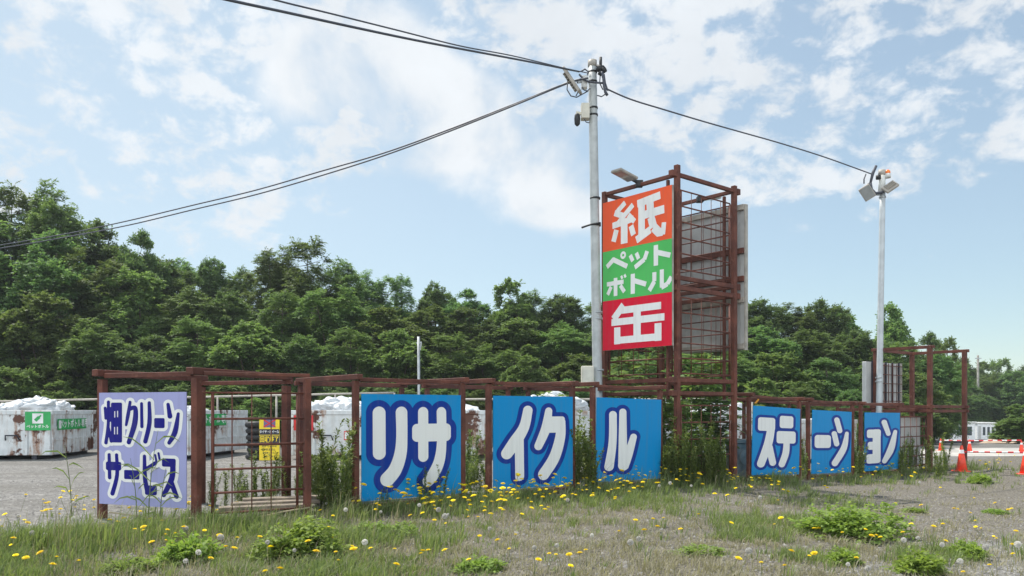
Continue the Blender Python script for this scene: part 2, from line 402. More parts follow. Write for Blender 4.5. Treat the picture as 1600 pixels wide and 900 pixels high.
def lettering(parent, prims, rw, rh, W, H, yoff, grow=0.0, m=None, name='lettering', n=230, region=None, fat=0.0):
    """vinyl letters on a panel that lies in local XZ (x 0..W, z 0..H) and faces local -Y"""
    x0, y0, x1, y1 = region or (0, 0, rw, rh); st = rh / n
    gx = np.arange(x0 + st * .51, x1, st); gy = np.arange(y0 + st * .51, y1, st)
    X, Y = np.meshgrid(gx, gy); phi, neg = sdf_field(prims, X, Y)
    ph = phi - grow if grow else np.maximum(phi - fat, -neg)
    me = iso_mesh(name, ph, gx, gy, lambda x: x / rw * W, lambda y: H - y / rh * H)
    o = link(name, me, m, parent); o.rotation_euler = (math.pi / 2, 0, 0); o.location = (0, -yoff, 0); return o
def font_text(body, size, m, parent, loc, rot=(math.pi / 2, 0, 0), name='lettering', bold=0.02, align='CENTER', sx=1.0):
    c = bpy.data.curves.new('tmp', 'FONT'); c.body = body; c.size = size; c.offset = bold * size; c.align_x = align; c.align_y = 'CENTER'; c.resolution_u = 3
    t = bpy.data.objects.new('tmp', c); COL.objects.link(t); bpy.context.view_layer.update()
    me = bpy.data.meshes.new_from_object(t, depsgraph=bpy.context.evaluated_depsgraph_get()); me.name = name
    bpy.data.objects.remove(t); bpy.data.curves.remove(c); me.materials.clear()
    o = link(name, me, m, parent); o.location = loc; o.rotation_euler = rot; o.scale = (sx, 1, 1); return o

# letter strokes of the panels: (sheet width, sheet height, edge width, strokes)
STROKES = {
 'RISA': (587, 589, 37, [('S', [(95, 105, 33), (96, 329, 33)]), ('S', [(222, 103, 31), (224, 238, 30), (216, 337, 33), (186, 424, 36), (142, 476, 38)]), ('B', 403, 220, 116.0, 49.0, 26), ('S', [(350, 102, 28), (351, 358, 28)]), ('S', [(462, 101, 27), (464, 274, 27), (449, 388, 31), (408, 471, 33), (379, 503, 30)])]),
 'IKU': (487, 544, 27, [('S', [(200, 85, 26), (177, 184, 29), (122, 271, 34), (76, 335, 31)]), ('S', [(148, 233, 24), (151, 473, 24)]), ('S', [(329, 89, 20), (310, 196, 27), (265, 298, 23)]), ('B', 371, 171, 59.0, 47.0, 14), ('S', [(407, 156, 27), (403, 249, 30), (365, 372, 33), (298, 470, 33)])]),
 'RU': (390, 502, 24, [('S', [(92, 101, 20), (92, 263, 21), (73, 412, 25)]), ('S', [(150, 84, 19), (153, 403, 25)]), ('S', [(158, 407, 31), (188, 334, 24), (216, 236, 18)])]),
 'SUTE': (299, 432, 17, [('B', 82, 112, 51.0, 40.0, 14), ('S', [(111, 133, 22), (93, 237, 24), (52, 360, 22)]), ('S', [(101, 257, 20), (125, 354, 19)]), ('B', 208, 92, 42.5, 37.5, 14), ('B', 208, 191, 60.0, 37.5, 14), ('S', [(211, 215, 18), (207, 291, 20), (183, 364, 19)])]),
 'SHI': (212, 340, 14, [('B', 55, 168, 41.0, 33.5, 14), ('S', [(128, 49, 13), (145, 107, 13)]), ('S', [(115, 125, 13), (129, 180, 13)]), ('S', [(185, 122, 9), (169, 204, 16), (121, 286, 16)])]),
 'YON': (184, 314, 12, [('B', 59, 182, 19.0, 90.0, 10), ('B', 45, 114, 34.0, 21.0, 10), ('B', 44, 179, 29.0, 20.0, 10), ('B', 42, 249, 32.5, 24.0, 10), ('S', [(98, 53, 13), (120, 116, 11)]), ('S', [(157, 106, 9), (135, 199, 17), (100, 266, 12)])]),
 'HATA': (477, 617, 15, [('S', [(36, 85, 8), (40, 142, 8)]), ('S', [(55, 52, 9), (54, 175, 9), (41, 277, 10)]), ('S', [(55, 195, 8), (72, 267, 10)]), ('S', [(69, 85, 6), (65, 155, 6)]), ('B', 101, 165, 31.0, 110.0, 8), ('N', 91, 120, 3.0, 18.0, 1), ('N', 107, 118, 3.0, 18.0, 1), ('N', 90, 210, 3.0, 21.0, 1), ('N', 106, 209, 3.0, 21.0, 1), ('S', [(177, 53, 8), (165, 125, 10), (155, 178, 7)]), ('S', [(178, 89, 11), (206, 88, 12), (202, 171, 15), (170, 272, 12)]), ('S', [(240, 61, 8), (242, 186, 9)]), ('S', [(282, 57, 9), (283, 167, 12), (261, 266, 12)]), ('B', 337, 166, 28.0, 27.0, 8), ('S', [(383, 66, 9), (393, 129, 13)]), ('S', [(437, 116, 8), (420, 212, 14), (389, 271, 10)]), ('B', 84, 405, 43.5, 23.5, 10), ('S', [(59, 343, 9), (62, 470, 10)]), ('S', [(101, 343, 9), (104, 454, 11), (78, 557, 12)]), ('B', 186, 449, 42.5, 25.0, 7), ('S', [(256, 346, 9), (259, 466, 12), (273, 538, 13)]), ('B', 291, 529, 32.5, 26.0, 10), ('S', [(266, 416, 11), (314, 382, 10)]), ('S', [(314, 338, 6), (321, 373, 6)]), ('S', [(332, 328, 6), (338, 360, 6)]), ('B', 387, 377, 36.5, 22.0, 9), ('S', [(409, 386, 14), (402, 463, 15), (360, 551, 12)]), ('S', [(400, 483, 14), (428, 556, 12)])]),
}

# ================================================================ SETTING
def ground():
    xs = sorted(set(list(np.arange(-30, 60, 1.5)) + [-900, -400, -150, -80, -50, 80, 120, 200, 400, 900]))
    ys = sorted(set(list(np.arange(-6, 100, 1.5)) + [-300, -60, -20, 130, 200, 400, 1200]))
    vs = [(x, y, gz(x, y)) for y in ys for x in xs]; nx = len(xs)
    fs = [(j * nx + i, j * nx + i + 1, (j + 1) * nx + i + 1, (j + 1) * nx + i) for j in range(len(ys) - 1) for i in range(nx - 1)]
    o = MB().add(vs, fs, True).build('ground', M['ground']); tag(o, kind='structure')
ground()
def hill_z(x, y):
    s = sst(29, 52, y - 0.10 * max(0, -x)); 
    side = 1.0 - sst(.30, .52, x / max(y, 1)); tall = 4.6 + 4.0 * sst(0, -24, x)
    return gz(x, y) - 0.3 + s * tall * side + 0.3 * side * sst(28, 30, y) 
def hill():
    xs = np.arange(-90, 80, 2.0); ys = np.arange(27, 120, 2.0); nx = len(xs); vs = []
    for y in ys:
        for x in xs: vs.append((x, y, hill_z(x, y) + random.uniform(-.15, .15) * sst(30, 34, y)))
    fs = [(j * nx + i, j * nx + i + 1, (j + 1) * nx + i + 1, (j + 1) * nx + i) for j in range(len(ys) - 1) for i in range(nx - 1)]
    tag(MB().add(vs, fs, True).build('hill', M['hill']), kind='structure')
hill()
def road():
    vs = []; fs = []; n = 24
    for i in range(n + 1):
        x = 10.5 + 36 * i / n
        for y in (28.2, 30.2, 32.2, 34.4): vs.append((x, y + 0.9 * math.sin(i * .25), gz(x, y) + 0.012))
    for i in range(n):
        for k in range(3): fs.append((i * 4 + k, (i + 1) * 4 + k, (i + 1) * 4 + k + 1, i * 4 + k + 1))
    tag(MB().add(vs, fs, True).build('road', M['road']), kind='structure')
road()

# ================================================================ STEEL FRAMES AND SIGNS
def SL(px, off):                      # point on a line that runs 'off' metres in front of the fence line
    u = (px - CX) / F; Y = (12.71 - 1.303 * off) / (1 - 0.835 * u); return Vector((u * Y, Y, 0))
ZB, ZT, ZTOP = 0.15, 1.615, 1.80      # panel bottom, panel top, post top above local ground
PW = 0.080
def rot_of(d): return math.atan2(d.y, d.x)
def bay(pl, pr, label, depth=1.7, right_rear=True, left_rear=True, pw=PW):
    a, b = L0(pl), L0(pr); ar, br = a + NV * depth, b + NV * depth
    ga, gb = gz(a.x, a.y), gz(b.x, b.y)
    t = wthing('sign_stand', label, 'steel frame', (a.x, a.y, ga), 'rusty frames in a zigzag row')
    Z = Vector((0, 0, 1))
    for p, g in ((a, ga), (b, gb)): MB().beam(p + Z * (g - .25), p + Z * (g + ZTOP - .005), pw).build('post', M['rust'], t, .006)
    for p, on in ((ar, left_rear), (br, right_rear)):
        g = gz(p.x, p.y)
        if on: MB().beam(p + Z * (g - .25), p + Z * (g + ZTOP - .04), pw * .9).build('post', M['rust'], t, .006)
    MB().beam(a + Z * (ga + ZTOP + .012) + DV * .05, b + Z * (gb + ZTOP + .012) - DV * .05, .055, .052).build('top_beam', M['rust'], t, .005)
    MB().beam(ar + Z * (gz(ar.x, ar.y) + ZTOP) - DV * .1, br + Z * (gz(br.x, br.y) + ZTOP) + DV * .1, .065, .07).build('top_beam', M['rust'], t, .005)
    for p, q, g in ((a, ar, ga), (b, br, gb)):
        MB().beam(p - NV * .13 + Z * (g + ZTOP + .045), q + NV * .1 + Z * (g + ZTOP + .045), .086, .072).build('depth_beam', M['rust'], t, .006)
    MB().beam(a + Z * (ga + .08) + DV * .05, b + Z * (gb + .08) - DV * .05, .04, .04).build('bottom_rail', M['rust'], t)
    return t
def panel_sign(p, q, z0p, z0q, H, key, label, face='blue', off=0.065, letter='white', edge='border'):
    """sheet metal sign from point p to q (plan), bottom heights z0p/z0q"""
    p = Vector(p); q = Vector(q); d = (q - p); d.z = 0; W = d.length; d.normalize()
    t = thing('sign_board', label, 'sign', (p.x, p.y, z0p), rot_of(d), 'shop sign panels with big letters')
    slope = (z0q - z0p); t.rotation_euler = (0, -math.atan2(slope, W), rot_of(d))
    MB().box((0, -off - .012, 0), (W, -off, H)).build('panel', M[face], t)
    rw, rh, ow, pr = STROKES[key]
    lettering(t, pr, rw, rh, W, H, off + .0145, ow + rh * .003, M[edge], 'lettering_border')
    lettering(t, pr, rw, rh, W, H, off + .0170, 0, M[letter], 'lettering', fat=0 if key == 'HATA' else rh * .0045)
    return t

BAYS = [('RISA', 555.5, 722, 565, 720, 'largest, first from the left, with the white letters リサ'), ('IKU', 763.5, 894, 771, 895, 'second from the left, with the white letters イク'), ('RU', 926, 1031, 931, 1032, 'third from the left, with the single white letter ル'),
        ('SUTE', 1170, 1248.5, 1174.7, 1248.5, 'first right of the tower, with the white letters ステ'), ('SHI', 1262.5, 1331.5, 1268, 1329.5, 'second from the right, with the white letters ーシ'), ('YON', 1345, 1404, 1351, 1406, 'last at the right, with the white letters ョン')]
for key, a, b, c, d, txt in BAYS:
    bay(a, b, 'rusty frame of the blue panel ' + txt)
    off = Vector((NV.x, NV.y, 0)) * 0.0
    p, q = L0(c), L0(d)
    # the panel hangs in front of the posts: slide along the sight lines so its ends stay put
    p2, q2 = SL(c, .077) + NV * .077, SL(d, .077) + NV * .077
    t = panel_sign(p2, q2, gz(p.x, p.y) + ZB, gz(q.x, q.y) + ZB, ZT - ZB, key, 'blue sign panel ' + txt)
# lavender panel and its corner bay
Z = Vector((0, 0, 1))
cor = Vector((-3.85, 9.78, 0)); far = Vector((-5.28, 10.34, 0)); rgt = L0(480)
hd = (cor - far).normalized(); hn = Vector((-hd.y, hd.x, 0))
t = wthing('sign_stand', 'rusty red steel frame that holds the lavender panel at the left end of the row', 'steel frame', tuple(far), 'rusty frames in a zigzag row')
MB().beam(cor + Z * -.25, cor + Z * 1.79, .092, side=hn).build('post', M['rust'], t, .006)
MB().beam(far + Z * -.25, far + Z * 1.79, .092, side=hn).build('post', M['rust'], t, .006)
MB().beam(far + hd * .05 + Z * 1.835, cor - hd * .06 + Z * 1.835, .06, .062).build('top_beam', M['rust'], t, .005)
frear = far + hn * 1.75; crear = cor + hn * 1.75
MB().beam(frear + Z * -.2, frear + Z * 1.74, .10, side=hn).build('post', M['rust'], t, .006)
MB().beam(crear + Z * -.2, crear + Z * 1.74, .10, side=hn).build('post', M['rust'], t, .006)
MB().beam(frear - hd * .1 + Z * 1.79, crear + hd * .1 + Z * 1.79, .06, .06).build('top_beam', M['rust'], t, .005)
for p, q in ((far, frear), (cor, crear)):
    MB().beam(p - hn * .12 + Z * 1.87, q + hn * .1 + Z * 1.865, .105, .085).build('depth_beam', M['rust'], t, .006)
pl = far - hn * 0.0 + hd * .04; pr_ = cor - hd * .075
panel_sign(pl, pr_, .20, .20, 1.415, 'HATA', 'lavender sign panel reading 畑クリーンサービス in navy letters with white edges', 'lav', .075, 'navy', 'white')
# grid bay between the corner post and the first blue bay
t = wthing('grid_stand', 'open rusty frame with a bar grid between the lavender and the first blue panel', 'steel frame', tuple(rgt))
MB().beam(rgt + Z * -.25, rgt + Z * 1.80, .084).build('post', M['rust'], t, .006)
gd = (rgt - cor).normalized()
MB().beam(cor + gd * .08 + Z * 1.845, rgt + gd * .03 + Z * 1.845, .06, .045).build('top_beam', M['rust'], t, .005)
g = MB(); W = (rgt - cor).length
for zt, r in ((1.61, .014), (1.285, .016), (.96, .018), (.66, .016), (.37, .016), (.12, .014)):
    g.tube([cor + gd * (.07 if zt > 1.6 else .19) + Z * zt, rgt - gd * .05 + Z * zt], r, 6)
for s_, r in ((.19, .02), (.42, .008), (.66, .008), (.90, .008), (W - .13, .018)): g.tube([cor + gd * s_ + Z * .12, cor + gd * s_ + Z * 1.6], r, 6)
g.build('bar_grid', M['rust'], t)

# ---------------------------------------------------------------- sign tower
T1, T2 = L0(1058), L0(1147); TB1, TB2 = T1 + NV * 1.9, T2 + NV * 1.9
TG = gz(T1.x, T1.y)
tw = wthing('sign_tower', 'tall square rusty steel tower carrying the orange, green and red sign', 'steel tower', (T1.x, T1.y, TG))
for p, ext in ((T1, .12), (T2, .05), (TB1, .0), (TB2, .05)):
    MB().beam(p + Z * (gz(p.x, p.y) - .25), p + Z * (5.96 + ext), .096).build('post', M['rust'], tw, .006)
for z_, hh in ((5.90, .09), (3.93, .10), (3.74, .11), (1.97, .10), (1.72, .09)):
    for p, q in ((T1, T2), (T1, TB1), (T2, TB2), (TB1, TB2)):
        d = (q - p).normalized(); MB().beam(p + d * .053 + Z * z_, q - d * .053 + Z * z_, .07, hh * .8).build('ring_beam', M['rust'], tw, .005)
    MB().beam(T1 - DV * (.09 if 2.2 < z_ < 5.75 else .2) + Z * (z_ - .002), T1 - DV * .059 + Z * (z_ - .002), .10, .11).build('beam_end', M['rust'], tw, .005)
    if z_ > 3: MB().beam(T2 + DV * .059 + Z * (z_ + .002), T2 + DV * .16 + Z * (z_ + .002), .10, .12).build('beam_end', M['rust'], tw, .005)
for p in (T1 + NV * .22, T2 + NV * .24, TB2 - NV * .25):
    MB().beam(p + Z * 1.60, p + Z * 5.84, .055).build('inner_post', M['rust'], tw, .004)
def grid(p, q, z0, z1, nh, nv, parent, inset=.12, r=.012, rv=.007):
    d = (q - p).normalized(); L = (q - p).length; m = MB()
    for i in range(nh):
        z_ = z0 + (z1 - z0) * i / (nh - 1); m.tube([p + d * .06 + Z * z_, q - d * inset * 1.3 + Z * z_], r * 1.25, 6)
    for i in range(nv):
        s_ = inset + (L - 2.2 * inset) * i / (nv - 1); k = r * 1.4 if i in (0, nv - 1) else rv
        m.tube([p + d * s_ + Z * z0, p + d * s_ + Z * z1], k, 6)
    m.build('bar_grid', M['rust'], parent)
for a, b in ((T1, T2), (TB1 - NV * .0, TB2), (T2, TB2), (T1, TB1)):
    grid(a, b, 4.10, 5.62, 6, 6, tw); grid(a, b, 2.10, 3.56, 6, 6, tw)
grid(T1, T2, .16, 1.48, 5, 6, tw)

def tower_prims():
    o = []
    def P(x, y, sx, sy, pts, hw): o.append(('P', [(x + a * sx, y + b * sy) for a, b in pts], hw))
    out = []
    X, Y, SX, SY = 25, 11, 139, 82
    for pts, hw in (([(.27, .0), (.09, .2)], 5.5), ([(.06, .19), (.27, .34)], 6), ([(.42, .10), (.10, .50)], 5.5), ([(.02, .50), (.43, .44)], 6.5), ([(.33, .32), (.45, .52)], 5.5), ([(.25, .46), (.25, 1.0)], 9),
                    ([(.10, .62), (.04, .9)], 6.5), ([(.38, .60), (.43, .84)], 6.5),
                    ([(.92, .04), (.50, .11)], 7.5), ([(.58, .10), (.58, .90)], 8.5), ([(.48, .98), (.74, .80)], 7.5), ([(.56, .42), (.99, .39)], 8), ([(.73, .08), (.75, .5), (.80, .76), (.90, .92)], 9), ([(.86, .92), (.965, .92)], 7), ([(.965, .98), (.985, .70)], 5.5)):
        P(X, Y, SX, SY, pts, hw)
    S = lambda x, y, sx, sy, pts, hw: P(x, y, sx, sy, pts, hw)
    # small katakana rows
    S(11, 109, 58, 38, [(.02, .66), (.36, .30)], 5); S(11, 109, 58, 38, [(.30, .30), (.98, .82)], 5); o.append(('R', 11 + 46, 109 + 7, 5.2, 2.4))
    S(74, 109, 50, 38, [(.04, .26), (.18, .60)], 4.5); S(74, 109, 50, 38, [(.36, .20), (.48, .54)], 4.5); S(74, 109, 50, 38, [(.92, .22), (.78, .62), (.28, .95)], 4.8)
    S(135, 109, 43, 40, [(.16, 0), (.16, 1)], 5.5); S(135, 109, 43, 40, [(.16, .34), (.98, .62)], 5)
    S(11, 157, 55, 40, [(.02, .32), (.86, .32)], 4.5); S(11, 157, 55, 40, [(.46, .06), (.46, .98)], 5); S(11, 157, 55, 40, [(.24, .48), (.06, .86)], 4.5); S(11, 157, 55, 40, [(.70, .48), (.90, .84)], 4.5)
    S(11, 157, 55, 40, [(.74, .0), (.80, .16)], 2.8); S(11, 157, 55, 40, [(.90, -.04), (.96, .12)], 2.8)
    S(76, 157, 42, 40, [(.16, 0), (.16, 1)], 5.5); S(76, 157, 42, 40, [(.16, .32), (.98, .62)], 5)
    S(123, 157, 58, 40, [(.26, .10), (.26, .55), (.04, .96)], 5); S(123, 157, 58, 40, [(.58, .03), (.58, .90)], 5); S(123, 157, 58, 40, [(.56, .90), (.82, .76), (.98, .46)], 4.8)
    X, Y, SX, SY = 25, 217, 138, 78
    for pts, hw in (([(.24, .0), (.04, .34)], 8), ([(.20, .13), (.94, .13)], 7), ([(.0, .42), (1, .42)], 7), ([(.5, .15), (.5, .92)], 9.5), ([(.115, .56), (.115, 1.0)], 8.5), ([(.06, .90), (.94, .90)], 7), ([(.885, .56), (.885, 1.0)], 8.5)):
        P(X, Y, SX, SY, pts, hw)
    return o
def tower_sign():
    W, H = 1.81, 3.06; p = T1 - DV * .15 + NV * W; q = T1 - DV * .15
    t = thing('sign_board', 'tall sign on the tower reading 紙, ペットボトル and 缶 on orange, green and red', 'sign', (p.x, p.y, 2.62), rot_of(q - p), 'shop sign panels with big letters')
    MB().box((0, 0, 0), (W, .05, H)).build('panel', M['channel'], t)
    for i, (nm, m) in enumerate((('red_field', 'red'), ('green_field', 'green'), ('orange_field', 'orange'))):
        MB().box((.004, -.004, H * i / 3 + .002), (W - .004, -.001, H * (i + 1) / 3 - .001)).build(nm, M[m], t)
    lettering(t, tower_prims(), 181, 306, W, H, .0075, 0, M['white'], n=430)
    for z_ in (.5, 1.53, 2.5): MB().box((.1, .05, z_), (W - .1, .10, z_ + .06)).build('back_rail', M['rust'], t)
tower_sign()
def tower_back():
    W, H = 1.95, 3.0; p = T2 + DV * .24 - NV * .10; q = p + NV * W
    t = thing('sign_board', 'grey back of the second tall sign on the far side of the tower', 'sign', (p.x, p.y, 2.64), rot_of(NV))
    MB().box((0, -.055, 0), (W, 0, H)).build('panel', M['back'], t)
    for z_ in (.02, .98, 1.42, 2.0, H - .10): MB().box((.0, .0, z_), (W, .07, z_ + .11)).build('back_rail', M['rust'] if z_ in (1.42, 2.0) else M['channel'], t)  # dark brown on two rails also paints in the rails' weak shadows
    for x_ in (.55, 1.35): MB().box((x_, .001, 1.52), (x_ + .09, .05, 2.0)).build('back_strut', M['back'], t)
    MB().box((-.03, -.06, -.01), (-.001, .03, H + .01)).build('edge_strip', M['channel'], t)
    v = MB()
    for i in range(12): v.box((.1 + i * .155, .0005, .12), (.112 + i * .155, .008, H - .12))
    v.build('corrugation', M['back'], t)
tower_back()
def flood_panel(base, aim, label, size=(.55, .27)):
    """flat LED floodlight on a short arm; aim is a horizontal unit vector"""
    t = wthing('floodlight', label, 'floodlight', tuple(base)); aim = Vector(aim); sd = aim.cross(Z)
    MB().box(Vector(base) - Vector((.07, .07, .06)), Vector(base) + Vector((.07, .07, .07))).build('clamp', M['dark'], t, .01)
    MB().beam(Vector(base) + Z * .02, Vector(base) + aim * .22 + Z * .06, .05, .05).build('arm', M['dark'], t)
    c0 = Vector(base) + aim * .18 + Z * .06; c1 = c0 + aim * size[0] * .93 + Z * size[0] * .16
    MB().beam(c0, c1, size[1], .055).build('lamp_head', M['channel'], t, .012)
    dn = Vector((0, 0, -.033)); MB().beam(c0 + aim * .05 + dn, c1 - aim * .05 + dn, size[1] * .8, .008).build('lamp_glass', M['lens'], t)
m1 = T1.lerp(TB1, .5) + Z * 5.92; flood_panel(m1, -DV, 'flat floodlight on the tower top above the orange sign')
m2 = T2.lerp(TB2, .45) + Z * 5.90; flood_panel(m2, DV, 'flat floodlight on the far top beam of the tower', (.45, .25))

# ---------------------------------------------------------------- lower frame and tower at the right
A = gp(1453, 22.0); A.z = 0; B = A + DV * 2.34; C = A + NV * 1.5; D_ = B + NV * 1.5
rt = wthing('sign_tower', 'empty two storey rusty frame at the right end beside the pale pole', 'steel tower', (A.x, A.y, gz(A.x, A.y)))
for p in (A, B, C, D_): MB().beam(p + Z * (gz(p.x, p.y) - .2), p + Z * (3.16), .115).build('post', M['rust'], rt, .006)
for z_ in (3.12, 1.48, 1.36):
    for p, q in ((A, B), (A, C), (B, D_), (C, D_)):
        if z_ > 3 and (p, q) == (A, B): continue
        d = (q - p).normalized(); MB().beam(p - d * .12 + Z * z_, q + d * .12 + Z * (z_ + .001), .09, .085).build('ring_beam', M['rust'], rt, .005)
def right_box():
    p = C - DV * .38; W = 2.15
    t = thing('sign_box', 'white boxy sign seen from behind inside the right rusty frame', 'sign', (p.x, p.y, 1.56), rot_of(DV))
    MB().box((0, .10, 0), (W, .22, 1.22)).build('cabinet', M['back'], t, .01)
    MB().box((W + .001, .06, -.02), (W + .03, .26, 1.24)).build('edge_strip', M['channel'], t)
    for i in range(5): MB().box((.30 + .42 * i, .055, -.02), (.34 + .42 * i, .095, 1.25)).build('upright_bar', M['ink'], t)
    m = MB()
    for i in range(5): m.box((.3, .02, .08 + .26 * i), (W - .05, .045, .10 + .26 * i))
    for i in range(6): m.box((.36 + .27 * i, .0, .02), (.375 + .27 * i, .018, 1.2))
    m.build('bar_grid', M['rust'], t)
right_box()
# low frame with white boards after the last blue panel
pa, pb = L0(1408, .1), L0(1458, .1)
lf = wthing('grid_stand', 'low rusty frame with a bar grid over white boards right of the last blue panel', 'steel frame', (pa.x, pa.y, gz(pa.x, pa.y)))
g0 = gz(pa.x, pa.y)
for p in (pb, pb + NV * 1.6, pa + NV * 1.6): MB().beam(p + Z * (g0 - .2), p + Z * (g0 + 1.72), .11).build('post', M['rust'], lf, .006)
MB().beam(pa + Z * (g0 + 1.70), pb + DV * .1 + Z * (g0 + 1.70), .09, .09).build('top_beam', M['rust'], lf, .005)
MB().beam(pa + NV * 1.6 + Z * (g0 + 1.70), pb + NV * 1.6 + Z * (g0 + 1.70), .09, .09).build('top_beam', M['rust'], lf, .005)
MB().beam(pb - NV * .1 + Z * (g0 + 1.77), pb + NV * 1.7 + Z * (g0 + 1.77), .10, .09).build('depth_beam', M['rust'], lf, .005)
grid(pa, pb, g0 + .15, g0 + 1.5, 6, 6, lf, .06, .013, .008)
d = (pb - pa); W = d.length; d.normalize()
for i in range(4):
    s0, s1 = W * i / 4 + .01, W * (i + 1) / 4 - .03; MB().beam(pa + NV * .25 + d * s0 + Z * (g0 + .8), pa + NV * .25 + d * s1 + Z * (g0 + .8), .02, 1.35).build('white_board', M['back'], lf)
grid(pb, pb + NV * 1.6, g0 + .15, g0 + 1.5, 6, 6, lf, .1, .013, .008)

# ================================================================ POLES, LAMPS, CABLES
def lean_pole(p0, p1, r0, r1, name, label, cat, m, n=16):
    t = wthing(name, label, cat, tuple(p0))
    pts = [Vector(p0).lerp(Vector(p1), i / 12) for i in range(13)]
    MB().tube(pts, [r0 + (r1 - r0) * i / 12 for i in range(13)], n).build('shaft', m, t)
    return t
P0 = gp(936, 16.3, -.1); P1 = at(925.5, 97, 16.3)
pole = lean_pole(P0, P1, .105, .085, 'utility_pole', 'tall grey steel pole left of the orange sign, carrying lamps and cables', 'utility pole', M['pole'])
MB().tube([P1 + Z * -.10, P1 + Z * .03], .092, 16).build('cap', M['channel'], pole)
for py in (113, 128, 169, 180, 310, 352, 488, 498, 578):
    c = at(925.5 + (py - 97) * .0207, py, 16.3); MB().tube([c - Z * .018, c + Z * .018], .114 - (.02 if py < 300 else .008), 16).build('band', M['dark'] if py < 400 else M['galv'], pole)
c = at(930, 352, 16.2); MB().tube([c + Vector((-.28, -.05, -.06)), c + Vector((-.08, -.1, 0)), c + Vector((.1, -.12, .02))], .02, 6).build('step_bolt', M['dark'], pole)
# cable loops at the pole head
def loop(pts, Y, r=.012): MB().tube([at(x, y, Y) for x, y in pts], r, 6).build('cable_loop', M['cable'], pole)
loop([(887, 126), (886, 140), (892, 150), (901, 152), (912, 146), (919, 142)], 16.15); loop([(900, 150), (903, 144), (902, 136)], 16.15)
loop([(907, 112), (914, 108), (919, 112), (917, 120), (909, 122)], 16.2, .016); loop([(905, 116), (912, 124), (920, 128), (930, 129), (944, 130)], 16.12, .02)
loop([(909, 136), (913, 141), (918, 142), (922, 138)], 16.12); loop([(933, 149), (940, 151), (946, 147), (948, 138)], 16.15, .012)
loop([(938, 114), (937, 130), (942, 140), (945, 138)], 16.2, .012); loop([(940, 112), (943, 122), (944, 134), (946, 144), (949, 149)], 16.1, .03); loop([(944, 116), (946, 130), (950, 142)], 16.2, .014)
loop([(913, 186), (916, 191), (921, 192)], 16.15, .01)
fx = MB(); c = at(940, 108, 16.2)
fx.tube([c + Vector((-.1, 0, .02)), c + Vector((.04, 0, 0))], .07, 10); fx.tube([c + Vector((-.02, 0, .0)), c + Vector((-.02, 0, .24))], .03, 8); fx.tube([c + Vector((.0, -.02, -.05)), c + Vector((.07, -.02, .0))], .065, 10)
fx.tube([c + Vector((-.06, -.04, -.08)), c + Vector((.0, -.04, -.12))], .05, 8)
fx.build('insulator', M['dark'], pole)
def slab_light(c, ux, uy, wx, wy, th, label, loc_m='channel'):
    """finned floodlight: a tilted slab with a glass front and fins behind"""
    t = wthing('floodlight', label, 'floodlight', tuple(c)); c = Vector(c); ux = Vector(ux).normalized(); uy = Vector(uy); uy = (uy - ux * uy.dot(ux)).normalized(); n = ux.cross(uy)
    def slab(a, b, w_, h_): return [c + ux * (sx * w_ / 2) + uy * (sy * h_ / 2) + n * o for o in (a, b) for sx, sy in ((-1, -1), (1, -1), (1, 1), (-1, 1))]
    F6 = [(0, 3, 2, 1), (4, 5, 6, 7), (0, 1, 5, 4), (1, 2, 6, 5), (2, 3, 7, 6), (3, 0, 4, 7)]
    MB().add(slab(-th / 2, th / 2, wx, wy), F6).build('housing', M[loc_m], t, .012)
    MB().add(slab(th / 2 + .001, th / 2 + .008, wx * .86, wy * .86), F6).build('lamp_glass', M['lens'], t)
    m = MB()
    for i in range(7):
        o = (i - 3) * wx * .11; m.add([v + ux * o for v in slab(-th / 2 - .05, -th / 2 - .001, .012, wy * .6)], F6)
    m.build('cooling_fins', M['channel'], t)
    return t
fl = slab_light(at(894, 126, 16.1), (.5, 0, -.75), (.3, 1, .1), .58, .34, .06, 'grey slab floodlight tilted down on the left of the tall pole')
MB().beam(at(902, 128, 16.15), at(924, 126, 16.3), .05).build('bracket', M['galv'], fl)
MB().box(at(909, 136, 16.15), at(917, 122, 16.3)).build('driver_box', M['lampw'], fl, .01)
cb = wthing('security_camera', 'beige box with a dark hanging dome camera halfway down the tall pole', 'camera', tuple(at(912, 186, 16.2)))
MB().box(at(908.5, 184, 16.1), at(920, 166, 16.3)).build('junction_box', M['beige'], cb, .01)
MB().beam(at(908, 178, 16.2), at(900, 176, 16.2), .05).build('arm', M['beige'], cb)
MB().tube([at(902, 197, 16.2), at(902, 194, 16.2), at(902, 186, 16.2), at(902, 180, 16.2), at(902, 178, 16.2)], [.02, .055, .062, .055, .04], 12).build('dome', M['dark'], cb)
mbx = wthing('meter_box', 'beige electrical cabinet low on the tall pole above the frames', 'cabinet', tuple(at(917, 602, 16.1)))
MB().box(at(909, 603, 16.0), at(926.5, 572.5, 16.2)).build('cabinet', M['beige'], mbx, .012)
MB().box(at(911, 600, 15.985), at(924.5, 576, 15.999)).build('door', M['beige'], mbx, .004)

